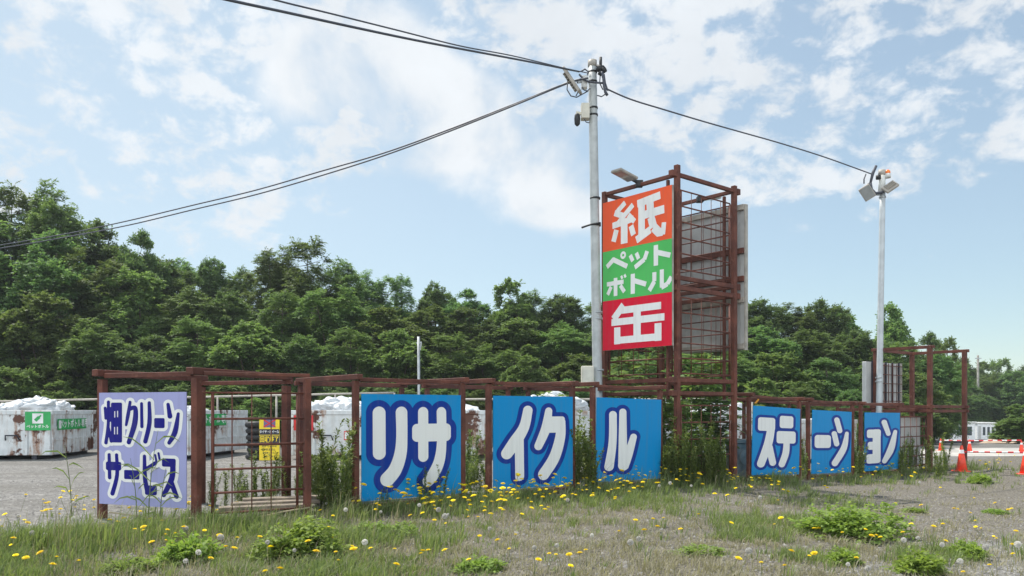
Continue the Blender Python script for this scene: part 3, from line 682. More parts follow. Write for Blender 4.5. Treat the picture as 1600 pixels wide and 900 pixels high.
Q0 = gp(1372, 23.0, -.1); Q1 = at(1379, 300, 23.0)
pole2 = lean_pole(Q0, Q1, .088, .078, 'utility_pole', 'slim pale grey pole behind the ョン panel with an orange beacon on top', 'utility pole', M['pole2'])
MB().tube([at(1377.5, 302, 23), at(1379, 268, 23)], [.10, .085], 14).build('head', M['lampw'], pole2)
MB().tube([at(1377.8, 274, 23), at(1378.2, 266, 23)], .10, 14).build('cap', M['channel'], pole2)
MB().tube([at(1387, 278, 22.95), at(1387, 271.5, 22.95)], .085, 14).build('beacon_base', M['lampw'], pole2)
MB().tube([at(1387, 272, 22.95), at(1387, 268, 22.95), at(1387, 265.6, 22.95)], [.078, .072, .04], 14).build('beacon_dome', M['beacon'], pole2)
MB().tube([at(1372.5, 280, 22.95), at(1372.5, 274, 22.95)], .07, 12).build('siren', M['dark'], pole2)
for py in (308, 590, 596): 
    c = at(1379 - (py - 300) * .0206, py, 23); MB().tube([c - Z * .02, c + Z * .02], .098, 14).build('band', M['galv'], pole2)
def lp2(p, r, n): MB().tube(p, r, n).build('cable_loop', M['cable'], pole2)
lp2([at(1369, 259, 22.9), at(1364, 270, 22.9), at(1360, 286, 22.9)], [.04, .045, .035], 8); lp2([at(1360, 286, 22.9), at(1362, 296, 22.9), at(1368, 302, 22.9), at(1377, 301, 22.9), at(1384, 297, 22.9)], .04, 8)
lp2([at(1353, 272, 22.9), at(1350, 280, 22.9), at(1350, 287, 22.9)], .018, 6); lp2([at(1357, 286, 22.9), at(1362, 299, 22.9), at(1370, 304, 22.9)], .03, 6)
f2 = slab_light(at(1355, 301, 22.8), (.55, .1, -.75), (.8, -.5, .55), .40, .32, .09, 'pale floodlight facing left on the beacon pole')
MB().beam(at(1362, 304, 22.85), at(1377, 304, 23), .05).build('bracket', M['galv'], f2)
f3 = slab_light(at(1391, 292, 22.8), (.8, 0, .55), (.5, -.6, -.6), .40, .26, .08, 'pale floodlight facing right on the beacon pole')
MB().beam(at(1379, 298, 22.95), at(1390, 294, 22.85), .05).build('bracket', M['galv'], f3)

def cable(pts, label, r=.016, group=None, rr=None):
    """pts: (column, row, depth) along the cable, smoothed"""
    P = [at(*p) for p in pts]; out = []
    for i in range(len(P) - 1):
        p0, p1, p2, p3 = P[max(i - 1, 0)], P[i], P[i + 1], P[min(i + 2, len(P) - 1)]
        for k in range(6):
            t = k / 6; out.append(.5 * ((2 * p1) + (p2 - p0) * t + (2 * p0 - 5 * p1 + 4 * p2 - p3) * t * t + (3 * p1 - p0 - 3 * p2 + p3) * t ** 3))
    out.append(P[-1]); n = len(out)
    R = r if rr is None else [r + (rr - r) * i / (n - 1) for i in range(n)]
    o = MB().tube(out, R, 6).build('cable', M['cable'], None, 0, out[0]); tag(o, label, 'cable', group)
def depth(px, pa, ya, pb, yb):
    k = (px - pa) / (pb - pa); return 1 / (1 / ya + (1 / yb - 1 / ya) * k)
G = 'overhead cables'
cable([(x, y, depth(x, 905, 16.2, 353, 9)) for x, y in ((905, 112), (830, 97), (750, 82), (650, 63), (550, 42), (450, 20), (353, -1), (250, -26), (60, -75), (-300, -180))], 'lower of the two cables running from the tall pole to the top left edge', .017, G)
cable([(x, y, depth(x, 915, 16.2, 430, 8.5)) for x, y in ((918, 114), (880, 106), (800, 87), (720, 72), (620, 47), (520, 22), (430, 0), (300, -36), (100, -95), (-200, -190))], 'upper of the two cables running from the tall pole to the top left edge', .010, G)
cable([(x, y, depth(x, 885, 16.2, 0, 27)) for x, y in ((918, 122), (885, 130), (800, 164), (700, 203), (600, 239), (500, 268), (400, 297), (300, 321), (200, 345), (100, 366), (0, 383), (-160, 408))], 'upper of the two cables sagging from the tall pole to the left trees', .017, G)
cable([(x, y, depth(x, 885, 16.2, 0, 26.5)) for x, y in ((919, 122), (885, 131), (800, 166), (700, 206), (600, 243), (500, 275), (400, 304), (300, 328), (200, 352), (100, 371), (0, 388), (-160, 413))], 'lower of the two cables sagging from the tall pole to the left trees', .017, G)
cable([(x, y, depth(x, 945, 16.2, 1360, 22.9)) for x, y in ((944, 137), (985, 155), (1040, 172), (1100, 190), (1160, 207), (1220, 224), (1290, 246), (1362, 272))], 'single cable running from the tall pole to the beacon pole', .016, G)
sp = wthing('utility_pole', 'short thin grey pole standing behind the yard before the trees', 'utility pole', tuple(gp(654, 29)))
MB().tube([gp(655, 29, -.2), at(654, 526, 29)], [.055, .05], 10).build('shaft', M['galv'], sp)
MB().beam(at(651, 536, 29), at(659, 535, 29), .06).build('bracket', M['galv'], sp)
MB().beam(at(656, 547, 28.9), at(658, 536, 28.9), .05).build('clamp', M['galv'], sp)
fp = wthing('utility_pole', 'distant grey concrete pole among the far trees at the right', 'utility pole', tuple(at(1528, 640, 80)))
MB().tube([at(1528.5, 660, 80), at(1528, 555, 80)], [.13, .10], 10).build('shaft', M['concrete'], fp)
MB().beam(at(1524, 560, 79.8), at(1533, 560, 79.8), .1).build('crossarm', M['galv'], fp)

# ================================================================ YARD: CONTAINERS, BAGS, BOARDS
def bag_mesh(seed):
    rnd = random.Random(seed); bm = bmesh.new(); bmesh.ops.create_icosphere(bm, subdivisions=4, radius=1)
    ph = [(rnd.uniform(1.5, 5), Vector([rnd.gauss(0, 1) for _ in range(3)]), rnd.uniform(0, 6)) for _ in range(9)]
    for v in bm.verts:
        s_ = 1 + sum(.045 * math.sin(k * v.co.dot(d) + o) for k, d, o in ph) - .16 * abs(math.sin(3.1 * v.co.dot(ph[0][1]) + 2.0 * v.co.dot(ph[1][1]))) ** 3 + .06 * abs(math.sin(6 * v.co.dot(ph[2][1]) + ph[3][2]))
        v.co *= s_
        if v.co.z < -.35: v.co.z = -.35 + (v.co.z + .35) * .3
    me = bpy.data.meshes.new('bag'); bm.to_mesh(me); bm.free(); me.polygons.foreach_set('use_smooth', [True] * len(me.polygons)); me.materials.append(M['bag']); return me
BAGS = [bag_mesh(i) for i in range(4)]
def bag(loc, s, label, group):
    o = bpy.data.objects.new('bag', random.choice(BAGS)); COL.objects.link(o); o.location = loc; o.scale = s; o.rotation_euler = (random.uniform(-.3, .3), random.uniform(-.3, .3), random.uniform(0, 6)); tag(o, label, 'bag', group)
def container(pc, Y, label, yaw=0.0, wd=2.0, ln=4.0, h=1.36, name_bags='', nbags=6, heap=.42, seam=.66):
    """roll-off waste container; local x across (right corner at 0), y away, end face towards the viewer"""
    b = gp(pc, Y); t = thing('waste_container', label, 'container', tuple(b), yaw, 'white waste containers in the yard')
    z0 = .12; T = .05
    m = MB(); m.box((-wd, 0, z0), (0, T, h)); m.box((-wd, ln - T, z0), (0, ln, h)); m.box((-wd, T, z0), (-wd + T, ln - T, h)); m.box((-T, T, z0), (0, ln - T, h)); m.box((-wd + T, T, z0), (-T, ln - T, z0 + .06))
    m.build('body', M['container'], t, .01)
    m = MB(); m.box((-wd - .03, -.035, h - .10), (.035, -.001, h + .02)); m.box((.001, .0, h - .10), (.037, ln, h + .021)); m.box((-wd - .04, 0, h - .1), (-wd - .001, ln, h + .021)); m.build('top_rail', M['container'], t, .008)
    def rib(a, b): MB().box(a, b).build('rib', M['container'], t, .006)
    for x_ in (-wd + .02, -wd * seam + .0, -.09): rib((x_, -.033, z0 + .01), (x_ + .07, -.0015, h - .105))
    for i in range(6):
        y_ = .03 + i * (ln - .12) / 5; rib((.0015, y_, z0 + .01), (.034, y_ + .07, h - .105))
    for z_ in (.52, .86): rib((.0015, .11, z_), (.02, ln - .1, z_ + .06))
    MB().box((-wd * .8, .05, 0), (-wd * .8 + .12, ln - .05, z0 - .002)).build('skid', M['ink'], t); MB().box((-wd * .2 - .12, .05, 0), (-wd * .2, ln - .05, z0 - .002)).build('skid', M['ink'], t)
    m = MB(); m.tube([(-wd / 2 - .18, -.01, .55), (-wd / 2 - .15, -.09, .68), (-wd / 2 + .15, -.09, .68), (-wd / 2 + .18, -.01, .55)], .02, 6); m.build('hook_bar', M['ink'], t)
    R = Matrix.Rotation(yaw, 4, 'Z')
    for i in range(int(nbags * 2.6)):
        x_ = -wd * (.16 + .68 * ((i * .618 + .2) % 1)); y_ = .5 + (ln - 1.2) * ((i * .377) % 1) * .8
        s_ = random.uniform(.2, .36); c = b + R @ Vector((x_, y_, h - .12 + heap * (1 - abs(x_ + wd / 2) / wd * 1.6) * random.uniform(.5, 1)))
        bag(c, (s_ * 1.2, s_ * 1.1, s_ * .75), 'white plastic sack heaped in ' + name_bags, 'white sacks in the containers')
    return t
def label_end(t, x0, x1, z0, z1, m, txt, wd, size, tz=None, icon=True, icol='lwhite'):
    """printed plate on the end face (x measured from the right corner, negative)"""
    p = MB(); p.box((x0, -.012 - .036, z0), (x1, -.036, z1)); o = p.build('label_plate', M[m], t)
    font_text(txt, size, M[icol], o, ((x0 + x1) / 2, -.052, z0 + (z1 - z0) * .2 if tz is None else tz), sx=.92)
    if icon:
        cx, cz, s_ = (x0 + x1) / 2, z0 + (z1 - z0) * .64, (z1 - z0) * .27
        k = MB(); k.box((cx - s_, -.052, cz - s_), (cx + s_, -.0485, cz + s_)); k.build('icon_panel', M['lwhite'], o)
        k = MB()
        if m == 'lgreen':
            k.beam((cx - s_ * .45, -.055, cz - s_ * .45), (cx + s_ * .30, -.055, cz + s_ * .30), .004, s_ * .62); k.beam((cx + s_ * .3, -.0551, cz + s_ * .3), (cx + s_ * .62, -.0551, cz + s_ * .62), .004, s_ * .3)
            k.build('bottle_icon', M['lgreen'], o)
        else:
            k.box((cx - s_ * .5, -.056, cz - s_ * .7), (cx + s_ * .5, -.0535, cz + s_ * .7)); k.build('can_icon', M['lred'], o)
def label_side(t, y0, y1, z0, z1, txt, size):
    o = MB().box((.036, y0, z0), (.046, y1, z1)).build('label_plate', M['lgreen'], t)
    font_text(txt, size, M['lwhite'], o, (.049, (y0 + y1) / 2 + .12, (z0 + z1) / 2), (math.pi / 2, 0, math.pi / 2), sx=1.0)
    MB().box((.047, y0 + .06, z0 + .04), (.0485, y0 + .24, z1 - .04)).build('icon_panel', M['lwhite'], o)
c1 = container(80, 22.5, 'rust streaked white container with a square green label at the left edge of the yard', math.radians(9), name_bags='the container at the left edge', nbags=10, heap=.36, seam=.335)
label_end(c1, -.66, .0, .82, 1.34, 'lgreen', 'ペットボトル', 2, .105)
label_side(c1, .35, 2.55, .82, 1.13, 'ペットボトル 専用', .26)
c2 = container(296, 22.3, 'white container with a long green label seen through the bar grid', math.radians(-4), name_bags='the container behind the bar grid', nbags=4, heap=.05)
label_side(c2, .25, 2.3, .93, 1.27, 'ペットボトル 専用', .26)
c3 = container(566, 22.4, 'rust patched white container with a red label left of the リサ panel', 0, name_bags='the container with the red label', nbags=9, heap=.34, seam=.69)
label_end(c3, -1.90, -1.36, .82, 1.24, 'lred', '缶', 2, .13)
o = MB().box((-.5, -.05, .55), (-.22, -.038, .80)).build('label_plate', M['lred'], c3); MB().box((-.48, -.0535, .58), (-.24, -.051, .77)).build('icon_panel', M['lwhite'], o)
container(762, 22.6, 'white container seen in the gap between the first two blue panels', 0, name_bags='the container behind the first gap', nbags=4, heap=.1)
container(925, 22.6, 'white container behind the second blue panel, a sack showing above it', 0, name_bags='the container behind the second blue panel', nbags=7, heap=.55)
container(1062, 22.6, 'white container behind the third blue panel, left of the tower foot', 0, h=1.42, name_bags='the container behind the third blue panel', nbags=6, heap=.5)
container(1190, 23.4, 'white container behind the right half of the tower foot', 0, name_bags='the container behind the tower foot', nbags=3, heap=.3, h=1.5)
container(1338, 25.5, 'white container behind the right hand blue panels', 0, name_bags='the container behind the ーシ panel', nbags=0)

# yellow standing board
yb = gp(421, 21.2); ys = thing('notice_board', 'yellow standing notice with a red cross and black text band beside the green labelled container', 'notice board', tuple(yb), math.radians(6))
tilt = thing; W_, H_ = .52, 1.12
pn = MB().box((-W_ / 2, -.01, .06), (W_ / 2, .01, .06 + H_)).build('panel', M['yellow'], ys)
MB().box((-W_ * .28, -.0135, .93), (W_ * .30, -.011, 1.14)).build('picture_square', M['violet'], pn)
k = MB(); k.beam((-W_ * .28, -.016, .94), (W_ * .30, -.016, 1.13), .004, .035); k.beam((-W_ * .28, -.0162, 1.13), (W_ * .30, -.0162, .94), .004, .035); k.build('red_cross', M['lred'], pn)
MB().box((-W_ / 2 + .005, -.0135, .735), (W_ / 2 - .005, -.011, .885)).build('text_band', M['ink'], pn)
font_text('タイヤ・ホイール', .088, M['lwhite'], pn, (0, -.016, .81), sx=.72, bold=.03)
MB().box((-W_ / 2 + .005, -.0132, .50), (W_ / 2 - .005, -.0110, .715)).build('text_band', M['ink'], pn)
font_text('回収終了', .17, M['yellow'], pn, (0, -.016, .605), sx=.72, bold=.03)
for i, (tx, s_) in enumerate((('お持ち込みは', .07), ('できません', .07), ('ご注意ください', .055), ('お願いします', .055))): font_text(tx, s_, M['ink'], pn, (0, -.0125, .43 - i * .09), sx=.9)
for sx in (-1, 1): MB().beam((sx * W_ * .42, .02, 1.1), (sx * W_ * .42, .42, 0), .025).build('leg', M['galv'], ys)
# dark wheel loader tyre shape behind it: stacked tyres
def tyre(loc, label):
    bm = bmesh.new(); me = bpy.data.meshes.new('tyre'); R0, r0 = .22, .09; n, k = 22, 10
    m = MB(); vs = [((R0 + r0 * math.cos(2 * math.pi * j / k)) * math.cos(2 * math.pi * i / n), (R0 + r0 * math.cos(2 * math.pi * j / k)) * math.sin(2 * math.pi * i / n), r0 * math.sin(2 * math.pi * j / k)) for i in range(n) for j in range(k)]
    m.add(vs, [(i * k + j, ((i + 1) % n) * k + j, ((i + 1) % n) * k + (j + 1) % k, i * k + (j + 1) % k) for i in range(n) for j in range(k)], True)
    bm.free(); bpy.data.meshes.remove(me); o = m.build('tyre', M['dark'], None); o.location = loc; o.rotation_euler = (random.uniform(-.05, .05), random.uniform(-.05, .05), random.uniform(0, 3)); tag(o, label, 'tyre', 'black tyres behind the yellow notice')
tb = gp(402, 22.6)
for i in range(6): tyre((tb.x + random.uniform(-.03, .03), tb.y, tb.z + .09 + .178 * i), 'black tyre in the stack behind the yellow notice')

# grey rail behind the yard
def rail(pts, label):
    a = pts[0]; t = wthing('guard_rail', label, 'guard rail', tuple(a))
    MB().tube(pts, .04, 8).build('rail', M['channel'], t)
    for i, p in enumerate(pts):
        MB().tube([Vector((p.x, p.y, hill_z(p.x, p.y) - .4)), p], .04, 8).build('post', M['channel'], t)
rail([at(x, 630 - (x + 120) * .022, 29.5) for x in range(-120, 620, 92)], 'grey pipe rail running behind the containers below the trees')
rail([at(x, 624, 29.5) for x in range(700, 1180, 95)], 'grey pipe rail behind the containers right of the リサ panel')

# concrete blocks and planks at the foot of the frames
def block(p, q, w_, h_, label):
    p = Vector(p); m = MB(); m.beam(p, q, w_, h_); o = m.build('concrete_block', M['concrete'], None, .015, p); tag(o, label, 'block', 'concrete footing blocks')
for a, b, txt in ((566, 716, 'under the first blue panel (リサ)'), (724, 760, 'in the gap between the first two blue panels'), (776, 890, 'under the second blue panel (イク)'), (936, 1020, 'under the third blue panel (ル)'), (1180, 1240, 'under the blue panel next right of the tower'), (1274, 1325, 'under the blue panel second from the right')):
    p, q = L0(a, .12), L0(b, .12); block(p + Z * (gz(p.x, p.y) + .06), q + Z * (gz(q.x, q.y) + .06), .16, .16, 'weathered concrete kerb block ' + txt)
def valve(px, py0, py1, Y):
    b = at(px, py1, Y); t = thing('concrete_post', 'squat grey concrete box with a round recess right of the tower foot', 'concrete box', (b.x, b.y, gz(b.x, b.y)), .35)
    MB().box((-.26, -.2, 0), (.26, .2, .78)).build('body', M['concrete'], t, .02); MB().tube([(0, -.215, .46), (0, -.19, .46)], .17, 18).build('round_cover', M['channel'], t)
    MB().box((-.3, -.24, .78), (.3, .24, .86)).build('lid', M['concrete'], t, .01)
valve(1157, 685, 740, 18.2)
pk = [at(318, 780, 10.6), at(392, 775, 11.0)]
for i in range(3):
    a = Vector((-3.75 + .08 * i, 10.25 + .22 * i, .13 + .03 * i)); b_ = a + Vector((1.05, .42, .0)); o = MB().beam(a, b_, .2, .05).build('plank', M['wood'], None, .006, a)
    tag(o, ['lowest grey plank lying behind the bar grid', 'middle grey plank lying behind the bar grid', 'rearmost grey plank lying behind the bar grid'][i], 'plank', 'planks behind the bar grid')
ro = MB().tube([cor + Z * .10 - hn * .1 - hd * 1.3, cor + Z * .06 - hn * .12 - hd * .5, cor + Z * .09 - hn * .1, cor.lerp(rgt, .4) + Z * .03 - NV * .12, cor.lerp(rgt, .75) + Z * .10 - NV * .1, rgt + Z * .13 - NV * .08], .010, 6).build('rope', M['rope'], None, 0, cor); tag(ro, 'straw coloured rope strung low along the lavender panel frame', 'rope')
st = MB().beam(L0(1177, -.05) + Z * 1.53, L0(1182, -.05) + Z * 1.62, .03, .02).build('strap', M['tape'], None, 0, L0(1177)); tag(st, 'short orange strap tied to the frame above the ステ panel', 'strap')

# ================================================================ CONES, BARRIER BARS, CABINS
def cone_proto(h=.72):
    t = thing('traffic_cone', '', 'traffic cone', (0, 0, 0)); s_ = h / .72
    m = MB(); m.tube([(0, 0, .03 * s_), (0, 0, .30 * s_), (0, 0, .55 * s_), (0, 0, .70 * s_), (0, 0, .72 * s_)], [.145 * s_, .10 * s_, .06 * s_, .033 * s_, .022 * s_], 18); m.build('shell', M['cone'], t)
    MB().box((-.19, -.19, 0), (.19, .19, .03)).build('base', M['cone'], t, .01)
    m = MB(); m.tube([(0, 0, .50 * s_), (0, 0, .60 * s_)], [.0735 * s_, .0555 * s_], 18, False); m.build('reflective_band', M['lwhite'], t); return t
cn = cone_proto(); cn.location = gp(1502.5, 22.0); tag(cn, 'red orange traffic cone nearest the right rusty frame', 'traffic cone', 'traffic cones along the drive')
for px, Y, lb in ((1603, 21.0, 'traffic cone cut by the right edge of the view'), (1515, 32, 'small far traffic cone just right of the frame post'), (1596, 31, 'far traffic cone by the dirt pile'), (1470, 33, 'far traffic cone seen through the right frame')):
    c = dup(cn, gp(px, Y), random.uniform(0, 3), (.7, .7, .7) if Y > 30 else None); tag(c, lb, 'traffic cone', 'traffic cones along the drive')
def bar(p, q, label, n=11):
    p = Vector(p); q = Vector(q); t = wthing('barrier_bar', label, 'barrier bar', tuple(p)); a = MB(); b = MB()
    for i in range(n):
        u, v = p.lerp(q, i / n), p.lerp(q, (i + 1) / n); (a if i % 2 else b).tube([u, v], .022, 8, False)
    a.build('white_stripes', M['lwhite'], t); b.build('red_stripes', M['lred'], t)
bar(at(1503, 706, 22), at(1603, 707, 21), 'red and white bar resting on the two near cones')
bar(at(1470, 688, 33), at(1515, 688.5, 32), 'red and white bar on the far cones left of the frame post', 7); bar(at(1515, 688.5, 32), at(1596, 688, 31), 'red and white bar on the far cones right of the frame post')
def cabin(px0, px1, Y, pt, pb, label):
    a = at(px0, pb, Y); b = at(px1, pt, Y); W_, H_ = b.x - a.x, b.z - a.z; t = thing('site_cabin', label, 'cabin', tuple(a), 0)
    MB().box((0, 0, .25), (W_, 2.2, H_)).build('wall', M['cabin'], t, .02); MB().box((-.1, -.12, H_), (W_ + .1, 2.3, H_ + .12)).build('roof', M['lampw'], t, .03)
    for i in range(3): MB().box((W_ * (.3 + .24 * i), -.02, H_ * .38), (W_ * (.3 + .24 * i) + W_ * .13, -.001, H_ * .82)).build('window', M['glass'], t)
    MB().box((W_ * .06, -.03, .3), (W_ * .2, -.002, H_ * .88)).build('door', M['back'], t)
    MB().box((.1, .1, 0), (W_ - .1, 2.0, .249)).build('base', M['ink'], t)
cabin(1462, 1524, 72, 661, 692, 'larger white site cabin with dark windows behind the drive'); cabin(1527, 1556, 74, 662, 691, 'smaller white site cabin beside the dirt pile')
def dirt_pile():
    n, k = 28, 10; c = at(1600, 697, 56); vs = [(c.x, c.y, c.z + 1.25)]; fs = []
    for j in range(1, k + 1):
        for i in range(n):
            a = 2 * math.pi * i / n; r = 3.4 * j / k * (1 + .13 * math.sin(3 * a + 1) + random.uniform(-.04, .04)); vs.append((c.x + r * math.cos(a), c.y + r * .7 * math.sin(a), c.z - .1 + 1.35 * (1 - j / k) ** .9 + random.uniform(-.05, .05)))
    for i in range(n): fs.append((0, 1 + i, 1 + (i + 1) % n))
    for j in range(k - 1):
        for i in range(n): fs.append((1 + j * n + i, 1 + (j + 1) * n + i, 1 + (j + 1) * n + (i + 1) % n, 1 + j * n + (i + 1) % n))
    o = MB().add(vs, fs, True).build('dirt_pile', M['dirt'], None, 0, c); tag(o, 'pale brown heap of dirt at the right edge behind the cones', 'dirt pile')
dirt_pile()

# ================================================================ VEGETATION
rs = np.random.RandomState(11)
def unit(v): return v / (np.linalg.norm(v, axis=-1, keepdims=True) + 1e-9)
TW = .25
def fronds(o, d, L, pairs, ll, lw, droop=.35, curl=.5, fold=.25):
    """o,d: (N,3) origins and directions, L (N,) lengths -> leaflet rhombs (N*(2*pairs+1),4,3)"""
    n = len(o); up = np.array([0, 0, 1.0]); side = unit(np.cross(d, up) + rs.normal(0, .08, (n, 3))); out = []
    for i in range(pairs + 1):
        t = (i + .6) / (pairs + .6) if pairs else 1.0
        base = o + d * (L * t)[:, None]; base[:, 2] -= droop * L * t * t
        tang = d.copy(); tang[:, 2] -= 2 * droop * t * .8; tang = unit(tang)
        for s_ in ((-1, 1) if i < pairs else (0,)):
            ld = unit(tang * (curl if s_ else 1) + side * s_ + rs.normal(0, .14, (n, 3)) + np.array([0, 0, -.12]))
            k = ll * (1.0 - .35 * abs(t - .45)) * rs.uniform(.8, 1.15, n)
            nrm = unit(np.cross(ld, np.cross(up, ld)) + rs.normal(0, TW, (n, 3))); wv = unit(np.cross(nrm, ld)) * lw * .5
            mid = base + ld * (k * .45)[:, None]; tip = base + ld * k[:, None]; tip[:, 2] -= fold * k * .4
            out.append(np.stack([base, mid + wv, tip, mid - wv], 1))
    return np.concatenate(out, 0)
def sphere_dirs(n, zmin=-1.0):
    z = rs.uniform(zmin, 1, n); a = rs.uniform(0, 2 * np.pi, n); r = np.sqrt(1 - z * z); return np.stack([r * np.cos(a), r * np.sin(a), z], 1)
def crown_proto(kind, seed):
    """unit tree about 9 m tall; returns (crown mesh, trunk mesh)"""
    global rs, TW
    rs = np.random.RandomState(seed); H = 9.0; TW = {'A': .3, 'B': .6, 'C': .7}[kind]; fl = {'A': .6, 'B': .9, 'C': 1.0}[kind]
    nlobe = rs.randint(6, 9); lobes = []
    for i in range(nlobe):
        a = 2 * np.pi * i / nlobe + rs.uniform(-.5, .5); r = rs.uniform(.8, 2.0); z = rs.uniform(3.2, 6.6)
        lobes.append((np.array([r * np.cos(a), r * np.sin(a), z]), np.array([1.5, 1.5, 1.25]) * rs.uniform(.75, 1.2)))
    for i in range(4):
        a = 1.57 * i + rs.uniform(-.4, .4); lobes.append((np.array([1.5 * np.cos(a), 1.5 * np.sin(a), rs.uniform(1.6, 3.0)]), np.array([1.3, 1.3, 1.1])))
    lobes.append((np.array([rs.uniform(-.4, .4), rs.uniform(-.4, .4), 7.0]), np.array([1.35, 1.35, 1.5])))
    V = []; cl = []
    for c, s_ in lobes:
        for d in sphere_dirs(24 if kind != 'C' else 26, -.55): cl.append((c + d * s_ * rs.uniform(.72, 1.12), unit(d + np.array([0, 0, .35]))))
    for c, dn in cl:
        n = {'A': 17, 'B': 28, 'C': 32}[kind]
        d = unit(sphere_dirs(n, -.35) * np.array([1, 1, fl]) + dn * .75)
        o = c + d * .08 + rs.normal(0, .14, (n, 3))
        if kind == 'A': V.append(fronds(o, d, rs.uniform(.42, .75, n), 6, .27, .085, .40))
        elif kind == 'B': V.append(fronds(o, d, rs.uniform(.25, .5, n), 3, .24, .125, .22))
        else: V.append(fronds(o, d, rs.uniform(.22, .42, n), 3, .19, .14, .30, .7))
    V = np.concatenate(V, 0)
    tm = MB(); tm.tube([(0, 0, -1.2), (.05, .02, 1), (-.06, .05, 2.6), (.04, 0, 4.2), (0, 0, 6.6)], [.17, .14, .12, .09, .03], 8)
    for c, s_ in lobes:
        st = np.array([0, 0, rs.uniform(1.8, 3.6)]); md = (st + c) / 2 + np.array([0, 0, -.25]); tm.tube([st, md, c, c + (c - md) * .35], [.075, .055, .035, .012], 6)
        for k in range(3): tm.tube([c, c + sphere_dirs(1, -.1)[0] * s_ * .9], [.028, .008], 5)
    me = quads_mesh('crown', V); me.materials.append(M['leaf' + kind])
    tmp = tm.build('trunk', M['bark']); tme = tmp.data; bpy.data.objects.remove(tmp)
    return me, tme, float(V[..., 2].max()), float(np.percentile(np.abs(V[..., 0]), 99))
PROTO = {k: [crown_proto(k, s_) for s_ in seeds] for k, seeds in (('A', (1, 2, 3)), ('B', (4, 5, 6)), ('C', (7, 8)))}
def tree(px, top, Y, wpx, kind, label, group='trees of the wood behind the yard', base=None, i=None):
    x = (px - CX) / F * Y; zb = hill_z(x, Y) if base is None else base
    ztop = EYE + (HY - top) / F * Y
    cme, tme, hz, hr = random.choice(PROTO[kind]) if i is None else PROTO[kind][i]
    t = thing('tree', label, 'tree', (x, Y, zb), random.uniform(0, 6.28), group)
    sz = max(.12, (ztop - zb) / hz); sx = wpx / 2 / F * Y / hr
    t.scale = (sx * random.uniform(.92, 1.08), sx * random.uniform(.92, 1.08), sz); t.rotation_euler = (random.uniform(-.05, .05), random.uniform(-.05, .05), t.rotation_euler[2])
    link('crown', cme, None, t); link('trunk', tme, None, t); return t
GL = 'trees of the wood behind the yard'
SKY_TREES = [(-60, 268, 40, 250, 'A'), (20, 285, 41, 170, 'A'), (88, 282, 41, 140, 'A'), (150, 340, 42, 120, 'B'), (203, 352, 41, 90, 'B'), (250, 398, 43, 110, 'B'), (290, 402, 46, 80, 'A'), (331, 397, 45, 64, 'B'), (375, 412, 45, 80, 'A'),
             (425, 382, 43, 110, 'A'), (482, 368, 42, 140, 'A'), (535, 398, 43, 95, 'A'), (585, 420, 45, 90, 'A'), (630, 428, 46, 66, 'A'), (682, 437, 46, 70, 'B'), (728, 450, 46, 80, 'B'), (790, 434, 45, 90, 'C'),
             (838, 448, 46, 76, 'A'), (880, 455, 46, 80, 'B'), (925, 470, 46, 90, 'A'), (980, 470, 46, 110, 'B'), (1050, 480, 46, 110, 'C'), (1120, 475, 46, 110, 'A'),
             (1180, 463, 44, 90, 'B'), (1232, 472, 46, 96, 'A'), (1280, 462, 46, 84, 'B'), (1325, 482, 47, 80, 'C'), (1395, 470, 50, 82, 'C'), (1440, 516, 52, 70, 'B'), (1478, 524, 54, 60, 'C')]
for i, (px, top, Y, wp, k) in enumerate(SKY_TREES):
    lb = 'leafy tree on the skyline of the wood behind the yard'
    if px == 482: lb = 'tall feathery tree topping the wood behind the bar grid'
    if px == 88: lb = 'tall open crowned tree at the top of the left hillside'
    if px == 203: lb = 'dark round tree on the left skyline where the cables cross it'
    if px == 1395: lb = 'pale green tree on the skyline behind the beacon pole'
    if px == 790: lb = 'bushy tree on the skyline just left of the tall pole'
    tree(px, top, Y, wp, k, lb, GL)
for px, top, Y, wp, k in [(-40, 370, 37, 200, 'C'), (60, 350, 37.5, 170, 'B'), (140, 390, 37.5, 150, 'A'), (215, 420, 38, 140, 'C'), (290, 440, 39, 140, 'A'), (365, 450, 39, 130, 'B'), (440, 452, 38, 140, 'A'), (520, 450, 38, 140, 'A'), (595, 470, 39, 130, 'C'), (665, 475, 40, 120, 'A'),
                          (740, 485, 40, 130, 'B'), (812, 490, 40, 120, 'C'), (880, 500, 40, 120, 'A'), (950, 505, 40, 120, 'B'), (1030, 505, 40, 130, 'A'), (1110, 510, 40, 130, 'C'), (1185, 505, 39, 120, 'B'), (1260, 505, 40, 130, 'A'), (1335, 515, 42, 110, 'B'), (1405, 530, 45, 100, 'C'), (1460, 550, 49, 90, 'A')]:
    tree(px, top + random.uniform(-8, 8), Y, wp, k, 'tree in the middle rows of the wood behind the yard', GL)
for px, top, Y, wp, k in [(-20, 470, 33.5, 170, 'B'), (75, 455, 34, 160, 'C'), (160, 490, 34, 140, 'A'), (235, 520, 34.5, 120, 'B'), (310, 500, 34.5, 140, 'A'), (395, 495, 34, 150, 'C'), (470, 520, 34.5, 120, 'B'), (545, 515, 34.5, 130, 'A'), (620, 520, 35, 120, 'C'), (700, 520, 35, 130, 'A'), (770, 540, 35, 110, 'A'),
                          (905, 545, 35, 110, 'C'), (980, 550, 35, 120, 'A'), (1060, 555, 35, 120, 'B'), (1140, 550, 35, 120, 'A'), (1215, 550, 35, 120, 'C'), (1290, 555, 36, 110, 'B'), (1360, 565, 38, 110, 'A'), (1430, 580, 41, 100, 'C'), (1455, 592, 46, 60, 'B')]:
    tree(px, top + random.uniform(-8, 8), Y, wp, k, 'lower tree at the front edge of the wood behind the yard', GL)
